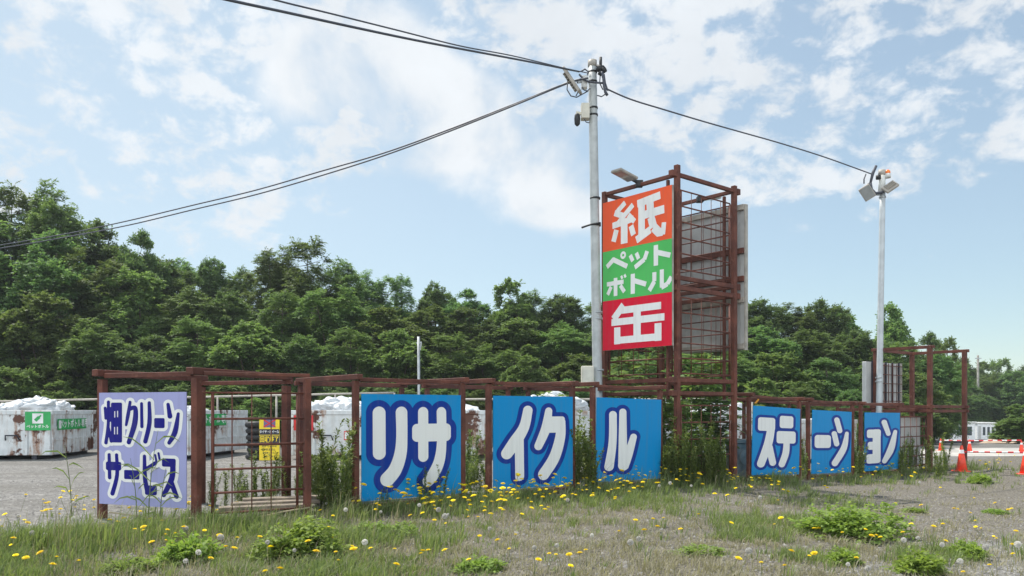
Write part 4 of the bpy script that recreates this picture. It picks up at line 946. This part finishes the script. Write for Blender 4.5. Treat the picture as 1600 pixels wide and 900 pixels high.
for px, top, Y, wp, k, lb in [(828, 552, 32.5, 90, 'C', 'round bright bush at the wood edge left of the meter cabinet'), (25, 572, 31.2, 120, 'C', 'broad low bush above the sacks at the left edge'), (95, 592, 31.2, 80, 'C', 'small bush beside the broad one above the left container'),
                              (200, 600, 31, 110, 'B', None), (280, 598, 31, 90, 'A', None), (360, 596, 31, 100, 'C', None), (440, 606, 31, 90, 'B', None), (520, 604, 31, 90, 'A', None), (600, 590, 31, 100, 'A', None), (690, 596, 31, 100, 'B', None), (760, 598, 31.2, 80, 'A', None),
                              (890, 590, 31, 90, 'B', None), (1190, 588, 31.5, 90, 'C', None), (1260, 600, 32, 100, 'A', None), (1330, 606, 33, 90, 'B', None), (1400, 615, 36, 90, 'C', None), (1440, 622, 40, 60, 'A', None), (340, 617, 30.2, 70, 'C', None), (405, 620, 30.2, 70, 'C', None), (470, 622, 30.2, 60, 'C', None), (250, 620, 30.2, 80, 'C', None)]:
    tree(px, top, Y, wp, k, lb or 'low bush along the foot of the wood behind the rail', 'bushes along the foot of the wood')
for px, top, Y, wp, k, lb in [(1500, 556, 92, 60, 'B', None), (1535, 562, 96, 56, 'C', None), (1565, 558, 98, 60, 'C', None), (1600, 566, 96, 60, 'B', None), (1640, 562, 98, 70, 'C', None), (1545, 580, 84, 70, 'A', 'bronze tinted tree at the right beyond the white cabins'), (1590, 574, 82, 80, 'B', None), (1515, 600, 80, 70, 'B', None), (1640, 590, 80, 80, 'C', None)]:
    tree(px, top, Y, wp, k, lb or 'far tree beyond the white cabins at the right edge', 'far trees beyond the cabins', gz(40, 75) - .3)
tree(1592, 630, 42, 76, 'C', 'bright green bush in front of the dirt pile at the right edge', 'bushes along the foot of the wood', gz(26, 42) - .2); tree(1625, 640, 43, 80, 'C', 'bright bush half outside the right edge', 'bushes along the foot of the wood', gz(27, 43) - .2)

TW = .3
# ---------------------------------------------------------------- saplings with large feathered leaves round the tower foot
def sapling_proto(seed, h, n, L, ll, lw, pairs, m, spread=.6, stemr=.012):
    global rs
    rs = np.random.RandomState(seed); tm = MB(); pts = [(0, 0, -.05)]; x = y = 0
    for i in range(1, 6): x += rs.uniform(-.04, .05) * h; y += rs.uniform(-.04, .04) * h; pts.append((x, y, h * i / 5))
    tm.tube(pts, [stemr * (1 - .14 * i) for i in range(6)], 5)
    k = rs.uniform(.22, 1.0, n); P_ = np.array(pts); i0 = np.minimum((k * 5).astype(int), 4); f = (k * 5 - i0)[:, None]; o = P_[i0] * (1 - f) + P_[i0 + 1] * f
    d = unit(sphere_dirs(n, -.1) * np.array([1, 1, .5]) + np.array([0, 0, .45]) * (1 + k[:, None] * .6)); V = fronds(o, d, rs.uniform(.7, 1.1, n) * L, pairs, ll, lw, .45)
    me = quads_mesh('leaves', V); me.materials.append(M[m]); tmp = tm.build('stem', M['stem']); tme = tmp.data; bpy.data.objects.remove(tmp); return me, tme
SAP = [sapling_proto(31, 2.3, 34, .85, .24, .075, 8, 'leafC', stemr=.03), sapling_proto(32, 1.9, 30, .8, .22, .07, 8, 'leafC', stemr=.03)]
def plant(name, protos, loc, s_, label, cat, group, lean=.12, sz=None):
    pm = random.choice(protos); t = thing(name, label, cat, loc, random.uniform(0, 6.28), group); t.scale = (s_, s_, s_ if sz is None else sz)
    t.rotation_euler = (random.uniform(-lean, lean), random.uniform(-lean, lean), t.rotation_euler[2])
    link('leaves', pm[0], None, t)
    if pm[1] is not None: link('stem', pm[1], None, t)
    return t
for px, Y, s_ in ((950, 17.2, 1.0), (985, 17.6, .95), (1020, 17.3, 1.1), (1050, 16.6, .95), (1075, 17.5, 1.05), (1110, 17.8, 1.1), (1135, 18.2, 1.0), (970, 18.3, 1.15), (1090, 18.6, 1.2), (1185, 19.8, .8), (1220, 21.5, .8), (868, 16.2, .85)):
    plant('sapling', SAP, gp(px, Y), s_, 'sapling with large feathered leaves growing in and behind the tower foot' if 940 < px < 1150 else 'feathered sapling rising behind the row of panels', 'sapling', 'feather leaved saplings behind the frames')

# ---------------------------------------------------------------- tall weeds, bushes, reeds
def weed_proto(seed, h, n, ll, lw):
    global rs
    rs = np.random.RandomState(seed); tm = MB(); V = []
    for k in range(3):
        b = np.array([rs.uniform(-.08, .08), rs.uniform(-.08, .08), 0]); ln = rs.uniform(-.12, .2, 2); hh = h * rs.uniform(.75, 1.0)
        P_ = np.array([b + np.array([ln[0] * t * t * h, ln[1] * t * t * h * .5, hh * t]) for t in np.linspace(0, 1, 6)]); tm.tube(P_, [.006, .006, .005, .004, .003, .002], 5)
        q = rs.uniform(.05, 1, n) ** .8; i0 = np.minimum((q * 5).astype(int), 4); f = (q * 5 - i0)[:, None]; o = P_[i0] * (1 - f) + P_[i0 + 1] * f
        d = unit(sphere_dirs(n, -.1) * np.array([1, 1, .5]) + np.array([0, 0, .35])); V.append(fronds(o, d, np.full(n, .01), 0, 1.0, lw, .0, .5, .5) if False else leaf_blades(o, d, ll * rs.uniform(.7, 1.2, n) * (1.15 - .6 * q), lw))
    me = quads_mesh('leaves', np.concatenate(V, 0)); me.materials.append(M['weed']); tmp = tm.build('stem', M['stem']); tme = tmp.data; bpy.data.objects.remove(tmp); return me, tme
def leaf_blades(o, d, k, lw):
    n = len(o); up = np.array([0, 0, 1.0]); side = unit(np.cross(d, up)) * (lw * .5); mid = o + d * (k * .5)[:, None]; mid[:, 2] += .06 * k; tip = o + d * k[:, None]; tip[:, 2] -= .25 * k
    return np.stack([o, mid + side, tip, mid - side], 1)
WEED = [weed_proto(41, 1.0, 95, .14, .026), weed_proto(42, .85, 85, .13, .024), weed_proto(43, 1.15, 110, .15, .026)]
def weeds(lst, label, grp):
    for px, Y, s_ in lst: plant('tall_weed', WEED, gp(px, Y), s_, label, 'weed', grp, .14)
R_ = lambda a, b: random.uniform(a, b)
weeds([(R_(325, 478), R_(10.9, 12.6), R_(.4, .75)) for _ in range(24)], 'tall leafy weed growing behind the bar grid', 'tall weeds behind the bar grid')
weeds([(R_(490, 548), R_(10.6, 12.3), R_(.75, 1.15)) for _ in range(22)], 'tall leafy weed in the open gap left of the first blue panel', 'tall weeds left of the first blue panel')
weeds([(R_(726, 758), R_(12.4, 14.0), R_(.7, 1.1)) for _ in range(9)], 'tall leafy weed in the gap between the first and second blue panels', 'tall weeds between first and second blue panels')
weeds([(R_(894, 930), R_(13.2, 14.8), R_(.9, 1.25)) for _ in range(13)], 'tall leafy weed in the gap between the second and third blue panels', 'tall weeds between second and third blue panels')
weeds([(R_(1032, 1146), R_(14.6, 16.4), R_(.7, 1.15)) for _ in range(34)], 'tall leafy weed crowding the foot of the sign tower', 'tall weeds at the tower foot')
weeds([(R_(1248, 1262), R_(18.2, 19.5), R_(.7, 1.0)) for _ in range(4)] + [(R_(1330, 1346), R_(19.6, 21), R_(.8, 1.15)) for _ in range(6)], 'tall leafy weed in a narrow gap between the right hand panels', 'tall weeds between the right panels')
weeds([(R_(1405, 1490), R_(19.2, 22.5), R_(.5, 1.0)) for _ in range(17)], 'tall thin weed before the white boards right of the last blue panel', 'tall weeds at the right end')
def bush_proto(seed, n, R, H, ll, lw):
    global rs
    rs = np.random.RandomState(seed); V = []; d0 = sphere_dirs(n, 0.0); r = rs.uniform(.35, 1.0, n) ** .6; lump = 1 + .22 * np.sin(d0[:, 0] * 4 + 1) * np.cos(d0[:, 1] * 3.2)
    nm = 7; mc = np.stack([rs.normal(0, .42, nm) * R, rs.normal(0, .34, nm) * R, np.zeros(nm)], 1); mr = rs.uniform(.28, .75, nm); mi = rs.randint(0, nm, n); out = rs.uniform(0, 1, n) < .10
    o = mc[mi] + d0 * (r * lump * mr[mi])[:, None] * np.array([R, R * .8, H * 1.35]); o[out] = d0[out] * np.array([R * 1.25, R * 1.1, H * .25]) * rs.uniform(.7, 1.1, out.sum())[:, None]; d = unit(d0 * np.array([.8, .8, .4]) + np.array([0, 0, .55]) + rs.normal(0, .5, (n, 3)))
    V = fronds(o, d, rs.uniform(.04, .09, n), 2, ll, lw, .25, .6, .6); me = quads_mesh('leaves', V); me.materials.append(M['bush'])
    tm = MB()
    for k in range(14): tm.tube([(rs.normal(0, .05), rs.normal(0, .05), -.02), o[k] * .9], [.006, .003], 4)
    tmp = tm.build('stem', M['stem']); tme = tmp.data; bpy.data.objects.remove(tmp); return me, tme
BUSH = [bush_proto(51, 1200, .40, .36, .062, .036), bush_proto(52, 900, .40, .26, .058, .032), bush_proto(53, 300, .25, .16, .075, .032)]
def on_ground(px, py):                                  # where a sight line meets the ground
    Y = 8.0
    for _ in range(30):
        x = (px - CX) / F * Y; Y = max(2, (EYE - gz(x, Y)) * F / (py - HY))
    return gp(px, Y)
for px, py, s_, i, sz, lb in ((474, 868, .92, 0, 1.0, 'large bright green mugwort bush on the verge below the bar grid'), (590, 838, .72, 1, .8, 'low bright green weed clump right of the large bush'), (1322, 838, 1.3, 1, 1.0, 'wide bright green bush spreading over the gravel below the ーシ panel'), (1090, 866, .8, 2, .55, 'flat green clump on bare soil below the tower'),
                              (1352, 742, 1.2, 1, 1.5, 'leafy weed clump at the foot of the ョン panel'), (1530, 755, 1.0, 2, 1.2, 'small weed clump on the gravel by the cone'), (290, 878, .9, 2, 1.5, 'small upright weed clump below the lavender panel'), (1140, 742, 1.4, 1, 1.6, 'dark leafy clump at the right of the tower foot'), (1040, 748, 1.5, 0, 1.5, 'dark leafy clump against the right edge of the ル panel'), (1080, 744, 1.5, 0, 1.4, 'dark leafy clump between the tower posts'),
                              (1435, 895, .8, 2, 1.3, 'bright weed at the bottom edge below the ョン panel'), (1315, 880, .6, 2, 1.2, 'small bright weed on gravel in front of the wide bush'), (1510, 872, .7, 2, 1.3, 'bright weed on gravel at the bottom right'), (200, 895, .7, 2, 1.0, 'small bright weed at the bottom left edge'), (745, 892, .7, 2, .9, 'small bright weed at the bottom middle'), (1425, 800, .7, 2, .5, 'flat dull weed on the gravel drive'), (1555, 802, .7, 2, .5, 'flat dull weed at the right of the gravel drive')):
    p = on_ground(px, py); pm = BUSH[i]; t = thing('weed_bush', lb, 'bush', p, random.uniform(-.4, .4), 'weed bushes on the verge'); t.scale = (s_, s_, s_ * sz); link('leaves', pm[0], None, t); link('stem', pm[1], None, t)
weeds([(R_(655, 690), R_(11.35, 11.6), R_(.35, .62)) for _ in range(4)] + [(600, 11.0, .38), (606, 11.0, .3)], 'dark weed standing in front of the largest blue panel', 'weeds before the largest blue panel')
def reed(px, py, h, label, seed, flip=1):
    rd = random.Random(seed); b = on_ground(px, py); t = thing('reed', label, 'reed', b, 0, 'reeds before the lavender panel'); m = MB()
    st = [Vector((flip * .10 * h * k * k, 0, h * k)) for k in (0, .25, .5, .75, 1)]; m.tube(st, [.006, .006, .005, .004, .002], 5); m.build('stem', M['stem'], t)
    V = []
    for i in range(6):
        k = .2 + .75 * (i + rd.uniform(-.3, .3)) / 6; p = Vector((flip * .10 * h * k * k, 0, h * k)); sx = flip * (1 if i % 2 else -1) * rd.uniform(.35, 1.0); L = rd.uniform(.3, .62) * h * .8; dz = rd.uniform(.5, 1.5); w0 = .011
        q = [p + Vector((sx * L * u, rd.uniform(-.03, .03), L * (dz * u - .75 * u * u))) for u in (0, .35, .7, 1.0)]
        for j, (wa, wb) in enumerate(((.5, 1), (1, .7), (.7, .08))): V.append([q[j] + Vector((0, 0, -w0 * wa)), q[j + 1] + Vector((0, 0, -w0 * wb)), q[j + 1] + Vector((0, .004, w0 * wb)), q[j] + Vector((0, .004, w0 * wa))])
    me = quads_mesh('leaves', np.array([[tuple(v) for v in f] for f in V])); me.materials.append(M['weed']); link('leaves', me, None, t)
reed(232, 822, 1.15, 'green reed crossing the lower letters of the lavender panel', 3); reed(214, 818, .8, 'shorter reed at the left of the lavender panel foot', 5, -1); reed(112, 812, .95, 'thin reed leaning left before the gravel yard', 8, -1); reed(250, 824, .7, 'short reed beside the tall one before the lavender panel', 12)

# ---------------------------------------------------------------- grass
def fence_dist(x, y): return (x * .641 - y * .767) - (-2.06 * .641 - 10.99 * .767)      # metres in front of the fence line (negative: behind)
fence_np = lambda x, y: (x * .641 - y * .767) + 2.06 * .641 + 10.99 * .767
def vnoise(x, y, s_, seed):
    r = np.random.RandomState(seed); T = r.uniform(0, 1, (64, 64)); u, v = x / s_ % 64, y / s_ % 64; i, j = u.astype(int), v.astype(int); f, g = u - i, v - j; f = f * f * (3 - 2 * f); g = g * g * (3 - 2 * g)
    a = T[j % 64, i % 64] * (1 - f) + T[j % 64, (i + 1) % 64] * f; b = T[(j + 1) % 64, i % 64] * (1 - f) + T[(j + 1) % 64, (i + 1) % 64] * f; return a * (1 - g) + b * g
gz_np = lambda x, y: np.vectorize(gz)(x, y)
def bare(x, y):                                          # 1 where soil or gravel shows
    g = np.clip((x - (.34 * y + .5)) / 1.6, 0, 1) * np.clip((y - 6.0) / .5, 0, 1) * np.clip((fence_np(x, y) - .9) / 1.0, 0, 1)
    return g
def d_green(x, y):
    f = fence_np(x, y); strip = np.exp(-np.clip(f - .1, 0, 9) / 1.15) * (f > -.15) ; back = (f <= -.15) * np.exp(-(-f) / .5) * .5
    patch = np.clip((vnoise(x, y, .55, 1) - .36) * 3.0, 0, 1) * np.clip((vnoise(x, y, 1.7, 2) - .25) * 2.5, 0, 1)
    right = (x > 9.5) * np.exp(-((y - 22) / 3.5) ** 2) * .25
    return np.clip((strip * np.clip(.25 + 1.1 * (vnoise(x, y, .5, 33) - .2), 0, 1) + patch * .72 * (f > 0)) * (1 - .9 * bare(x, y)) + back + right, 0, 1)
def d_straw(x, y):
    f = fence_np(x, y); patch = np.clip((vnoise(x, y, .45, 8) - .3) * 2.0, 0, 1)
    return np.clip((.30 + .5 * patch) * (f > -.6) * (1 - .6 * bare(x, y)), 0, 1) * .7
def tufts(n, dens, nb, hmin, hmax, seed, jit):
    """blade positions gathered into tufts"""
    r = np.random.RandomState(seed); Y = 1 / r.uniform(1 / 24.0, 1 / 6.4, n); u = r.uniform(-.70, .70, n); x = u * Y
    keep = r.uniform(0, 1, n) < dens(x, Y); x, Y = x[keep], Y[keep]; n = len(x); f = fence_np(x, Y)
    h = r.uniform(hmin, hmax, n) * (.6 + .8 * vnoise(x, Y, .8, seed + 5)) * (1 + .45 * np.exp(-((f - .5) / .5) ** 2)); k = r.randint(nb // 2, nb, n)
    i = np.repeat(np.arange(n), k); N = len(i); off = r.normal(0, 1, (N, 2)) * jit
    return x[i] + off[:, 0], Y[i] + off[:, 1], h[i] * r.uniform(.55, 1.1, N), off / jit, r
def blades(name, T, wd, lean, spread, m):
    x, Y, h, od, r = T; n = len(x); z = gz_np(x, Y) - .01; b = np.stack([x, Y, z], 1); a = np.arctan2(od[:, 1], od[:, 0]) + r.normal(0, .6, n)
    ld = np.stack([np.cos(a) * spread + lean, np.sin(a) * spread, np.zeros(n)], 1) * (h * r.uniform(.15, .8, n))[:, None]; q = a + 1.57 + r.normal(0, .5, n)
    wv = np.stack([np.cos(q), np.sin(q), np.zeros(n)], 1) * (wd * r.uniform(.6, 1.4, n) * (.7 + Y * .04))[:, None]
    m1 = b + ld * .35; m1[:, 2] += h * .62; tp = b + ld * 1.1; tp[:, 2] += h * r.uniform(.65, 1.0, n)
    V = np.stack([b - wv * .5, b + wv * .5, m1 + wv * .4, m1 - wv * .4, tp], 1).reshape(-1, 3).astype(np.float32)
    me = bpy.data.meshes.new(name); me.vertices.add(len(V)); me.vertices.foreach_set('co', V.reshape(-1)); o = (np.arange(n) * 5)[:, None]
    lp_ = np.concatenate([o + np.array([[0, 1, 2, 3]]), o + np.array([[3, 2, 4]])], 1).reshape(-1).astype(np.int32)
    me.loops.add(len(lp_)); me.loops.foreach_set('vertex_index', lp_); me.polygons.add(2 * n)
    me.polygons.foreach_set('loop_start', np.stack([np.arange(n) * 7, np.arange(n) * 7 + 4], 1).reshape(-1).astype(np.int32)); me.update(calc_edges=True); me.materials.append(M[m])
    tag(link(name, me, None), kind='stuff')
blades('grass', tufts(26000, d_green, 18, .09, .21, 3, .035), .0075, .30, .9, 'grass')
blades('dry_grass', tufts(24000, d_straw, 14, .04, .13, 4, .06), .0062, .2, 1.6, 'straw')
blades('dry_stalks', tufts(2600, lambda x, y: np.exp(-((fence_np(x, y) - .7) / .8) ** 2) * .8 + .05 * (fence_np(x, y) > 0), 6, .22, .42, 12, .05), .0045, .35, .6, 'straw')
d_tall = lambda x, y: np.exp(-((fence_np(x, y) - .65) / .45) ** 2) * np.clip((vnoise(x, y, .6, 21) - .25) * 2, 0, 1)
blades('tall_grass', tufts(9000, d_tall, 16, .18, .30, 6, .04), .0075, .42, .7, 'grass')

# ---------------------------------------------------------------- loose stones on the gravel
def stones():
    r = np.random.RandomState(9); n = 26000; Y = 1 / r.uniform(1 / 16.0, 1 / 6.4, n); x = r.uniform(-.70, .70, n) * Y
    f = fence_np(x, Y); k = np.clip(.22 + bare(x, Y) * .9 + .4 * np.clip(vnoise(x, Y, .6, 14) * 2 - 1, 0, 1), 0, 1) * (f > .5) + (f < -1.2) * .5
    keep = r.uniform(0, 1, n) < k; x, Y = x[keep], Y[keep]; n = len(x); s_ = r.uniform(.006, .017, n) * (1 + .6 * (r.uniform(0, 1, n) > .96)); z = gz_np(x, Y)
    base = np.array([(-1, -.7, 0), (.8, -1, 0), (1.1, .7, 0), (-.7, .9, 0), (-.6, -.5, .8), (.5, -.6, 1.0), (.6, .4, .75), (-.4, .5, .95)])
    a = r.uniform(0, 6.28, n); ca, sa = np.cos(a), np.sin(a); J = base[None] * r.uniform(.65, 1.35, (n, 8, 3)); V = np.stack([J[..., 0] * ca[:, None] - J[..., 1] * sa[:, None], J[..., 0] * sa[:, None] + J[..., 1] * ca[:, None], J[..., 2] * .8], 2) * s_[:, None, None] + np.stack([x, Y, z - .003], 1)[:, None]
    fq = np.array([(4, 5, 6, 7), (0, 1, 5, 4), (1, 2, 6, 5), (2, 3, 7, 6), (3, 0, 4, 7)]); o = (np.arange(n) * 8)[:, None, None]; lp_ = (o + fq[None]).reshape(-1).astype(np.int32)
    me = bpy.data.meshes.new('gravel'); me.vertices.add(n * 8); me.vertices.foreach_set('co', V.reshape(-1).astype(np.float32)); me.loops.add(len(lp_)); me.loops.foreach_set('vertex_index', lp_)
    me.polygons.add(n * 5); me.polygons.foreach_set('loop_start', np.arange(0, n * 20, 4, dtype=np.int32)); me.update(calc_edges=True); me.materials.append(M['stone']); tag(link('gravel', me, None), kind='stuff')
stones()

# ---------------------------------------------------------------- dandelions
def flower_mesh(seed):
    r = random.Random(seed); V = []
    for ring, (n, rad, z0, z1) in enumerate(((16, .021, .0, .004), (14, .017, .003, .008), (10, .010, .006, .011))):
        for i in range(n):
            a = 2 * math.pi * (i + .5 * ring) / n + r.uniform(-.1, .1); c, s_ = math.cos(a), math.sin(a); w_ = .0036; rr = rad * r.uniform(.88, 1.1)
            V.append([(c * .002 + s_ * w_ * .5, s_ * .002 - c * w_ * .5, z0), (c * rr + s_ * w_, s_ * rr - c * w_, z1), (c * rr - s_ * w_, s_ * rr + c * w_, z1), (c * .002 - s_ * w_ * .5, s_ * .002 + c * w_ * .5, z0)])
    me = quads_mesh('flower_head', np.array(V)); me.materials.append(M['petal']); return me
def clock_mesh(seed):
    r = np.random.RandomState(seed); n = 150; d = unit(r.normal(0, 1, (n, 3))); a = unit(np.cross(d, r.normal(0, 1, (n, 3)))); b = np.cross(d, a); V = []
    R0 = .024
    for q in (a, b):
        V.append(np.stack([d * R0 * .2, d * R0 * .8 + q * .0012, d * R0 * 1.0, d * R0 * .8 - q * .0012], 1)); V.append(np.stack([d * R0 * .82, d * R0 + q * .007, d * R0 * 1.03, d * R0 - q * .007], 1))
    me = quads_mesh('seed_head', np.concatenate(V, 0)); me.materials.append(M['clock']); return me
FL = [flower_mesh(i) for i in range(4)]; CK = [clock_mesh(i) for i in range(3)]
def stalk_mesh(h, seed):
    r = random.Random(seed); m = MB(); m.tube([(0, 0, 0), (r.uniform(-.02, .03), r.uniform(-.02, .02), -h * .5), (r.uniform(-.05, .02), r.uniform(-.03, .03), -h)], .0022, 4); t = m.build('stalk', M['stem']); me = t.data; bpy.data.objects.remove(t); return me
STK = [stalk_mesh(h, i) for i, h in enumerate((.12, .16, .2, .25, .3, .36, .42))]; SH = (.12, .16, .2, .25, .3, .36, .42)
def flower(p, hmin, hmax, head, lb, grp, big=1.0):
    ok = [i for i, h in enumerate(SH) if hmin <= h <= hmax]; i = random.choice(ok); o = bpy.data.objects.new('dandelion', random.choice(head)); COL.objects.link(o)
    o.location = (p[0], p[1], gz(p[0], p[1]) + SH[i] - .01); o.rotation_euler = (random.uniform(-.35, .35), random.uniform(-.35, .35), random.uniform(0, 6)); s_ = random.uniform(.8, 1.65) * big * (.78 if head is CK else 1); o.scale = (s_, s_, s_)
    st_ = link('stalk', STK[i], None, o); st_.scale = (1 / s_,) * 3; tag(o, lb, 'dandelion', grp)
YL, CL = 'yellow dandelion in bloom among the verge grass', 'white dandelion seed head among the verge grass'
def fence_pt(px, off): return L0(px, -off)
nd = 0
for _ in range(112):
    p = fence_pt(1 / random.uniform(1 / 1560, 1 / 540) if random.random() < .7 else random.uniform(540, 1500), abs(random.gauss(.3, .75)) + .12); flower(p, .2, .42, FL, YL, 'yellow dandelions on the verge', 1.3)
def patchy(a, b, c, d):
    for _ in range(40):
        p = on_ground(random.uniform(a, b), random.uniform(c, d))
        if vnoise(np.array([p.x + 40]), np.array([p.y]), .7, 61)[0] > random.uniform(.36, .70): break
    return p
for _ in range(72): p = patchy(-5, 300, 790, 915); flower(p, .12, .25, FL, YL, 'yellow dandelions on the verge')
for _ in range(112): p = patchy(300, 1600, 795, 915); flower(p, .12, .2, FL, YL, 'yellow dandelions on the verge')
def far_flowers(n):
    r = np.random.RandomState(77); px = 1 / r.uniform(1 / 1580, 1 / 600, n); off = np.abs(r.normal(.2, 1.0, n)) + .1; V = []
    src = [np.array([v.co for v in m.vertices]).reshape(-1, 4, 3) for m in FL]
    for i in range(n):
        p = L0(px[i], -off[i]); s_ = r.uniform(1.1, 1.8); h = r.uniform(.18, .40) / (1 + .5 * off[i]); a = r.uniform(0, 6.28); t = r.uniform(-.35, .35, 2)
        R = np.array((Euler((t[0], t[1], a)).to_matrix())); V.append((src[i % 4] * s_) @ R.T + np.array([p.x, p.y, gz(p.x, p.y) + h]))
    me = quads_mesh('dandelion_drift', np.concatenate(V, 0)); me.materials.append(M['petal']); tag(link('dandelion_drift', me, None), kind='stuff')
far_flowers(230)
for px, py in ((50, 845), (70, 842), (28, 815), (115, 800), (115, 828), (290, 830), (300, 842), (345, 845), (310, 880), (290, 887), (540, 803), (595, 801), (510, 786), (535, 774), (685, 803), (700, 806), (655, 802), (695, 823), (765, 830), (887, 762), (887, 780), (1030, 755), (1047, 760), (1080, 765), (925, 842), (998, 848), (870, 878), (835, 882), (1170, 888), (1187, 778), (1386, 790), (1412, 856), (1434, 852), (1472, 864), (1500, 886), (1325, 892), (1540, 868), (1590, 872), (1356, 899), (570, 872), (418, 872), (460, 876), (985, 862), (1188, 780), (1437, 750), (1560, 735)):
    Y = on_ground(px, py + 18).y; p = gp(px, Y); flower((p.x, p.y), .16, .25, CK, CL, 'white dandelion seed heads on the verge')
for o in list(bpy.data.objects):
    if '_w' in o: del o['_w']

# ---------------------------------------------------------------- light summer haze
def haze():
    o = MB().box((-180, -12, -6), (180, 170, 40)).build('haze', None); m = bpy.data.materials.new('haze_air'); m.use_nodes = True; t = NT(m.node_tree)
    for nd in list(t.n):
        if nd.type != 'OUTPUT_MATERIAL': t.n.remove(nd)
    v = t.new('ShaderNodeVolumePrincipled'); v.inputs['Color'].default_value = (.86, .93, 1, 1); v.inputs['Density'].default_value = HAZE; v.inputs['Anisotropy'].default_value = 0.2
    t.l.new(v.outputs[0], [n for n in t.n if n.type == 'OUTPUT_MATERIAL'][0].inputs['Volume']); o.data.materials.append(m); tag(o, kind='stuff')
HAZE = 0.0005
haze()
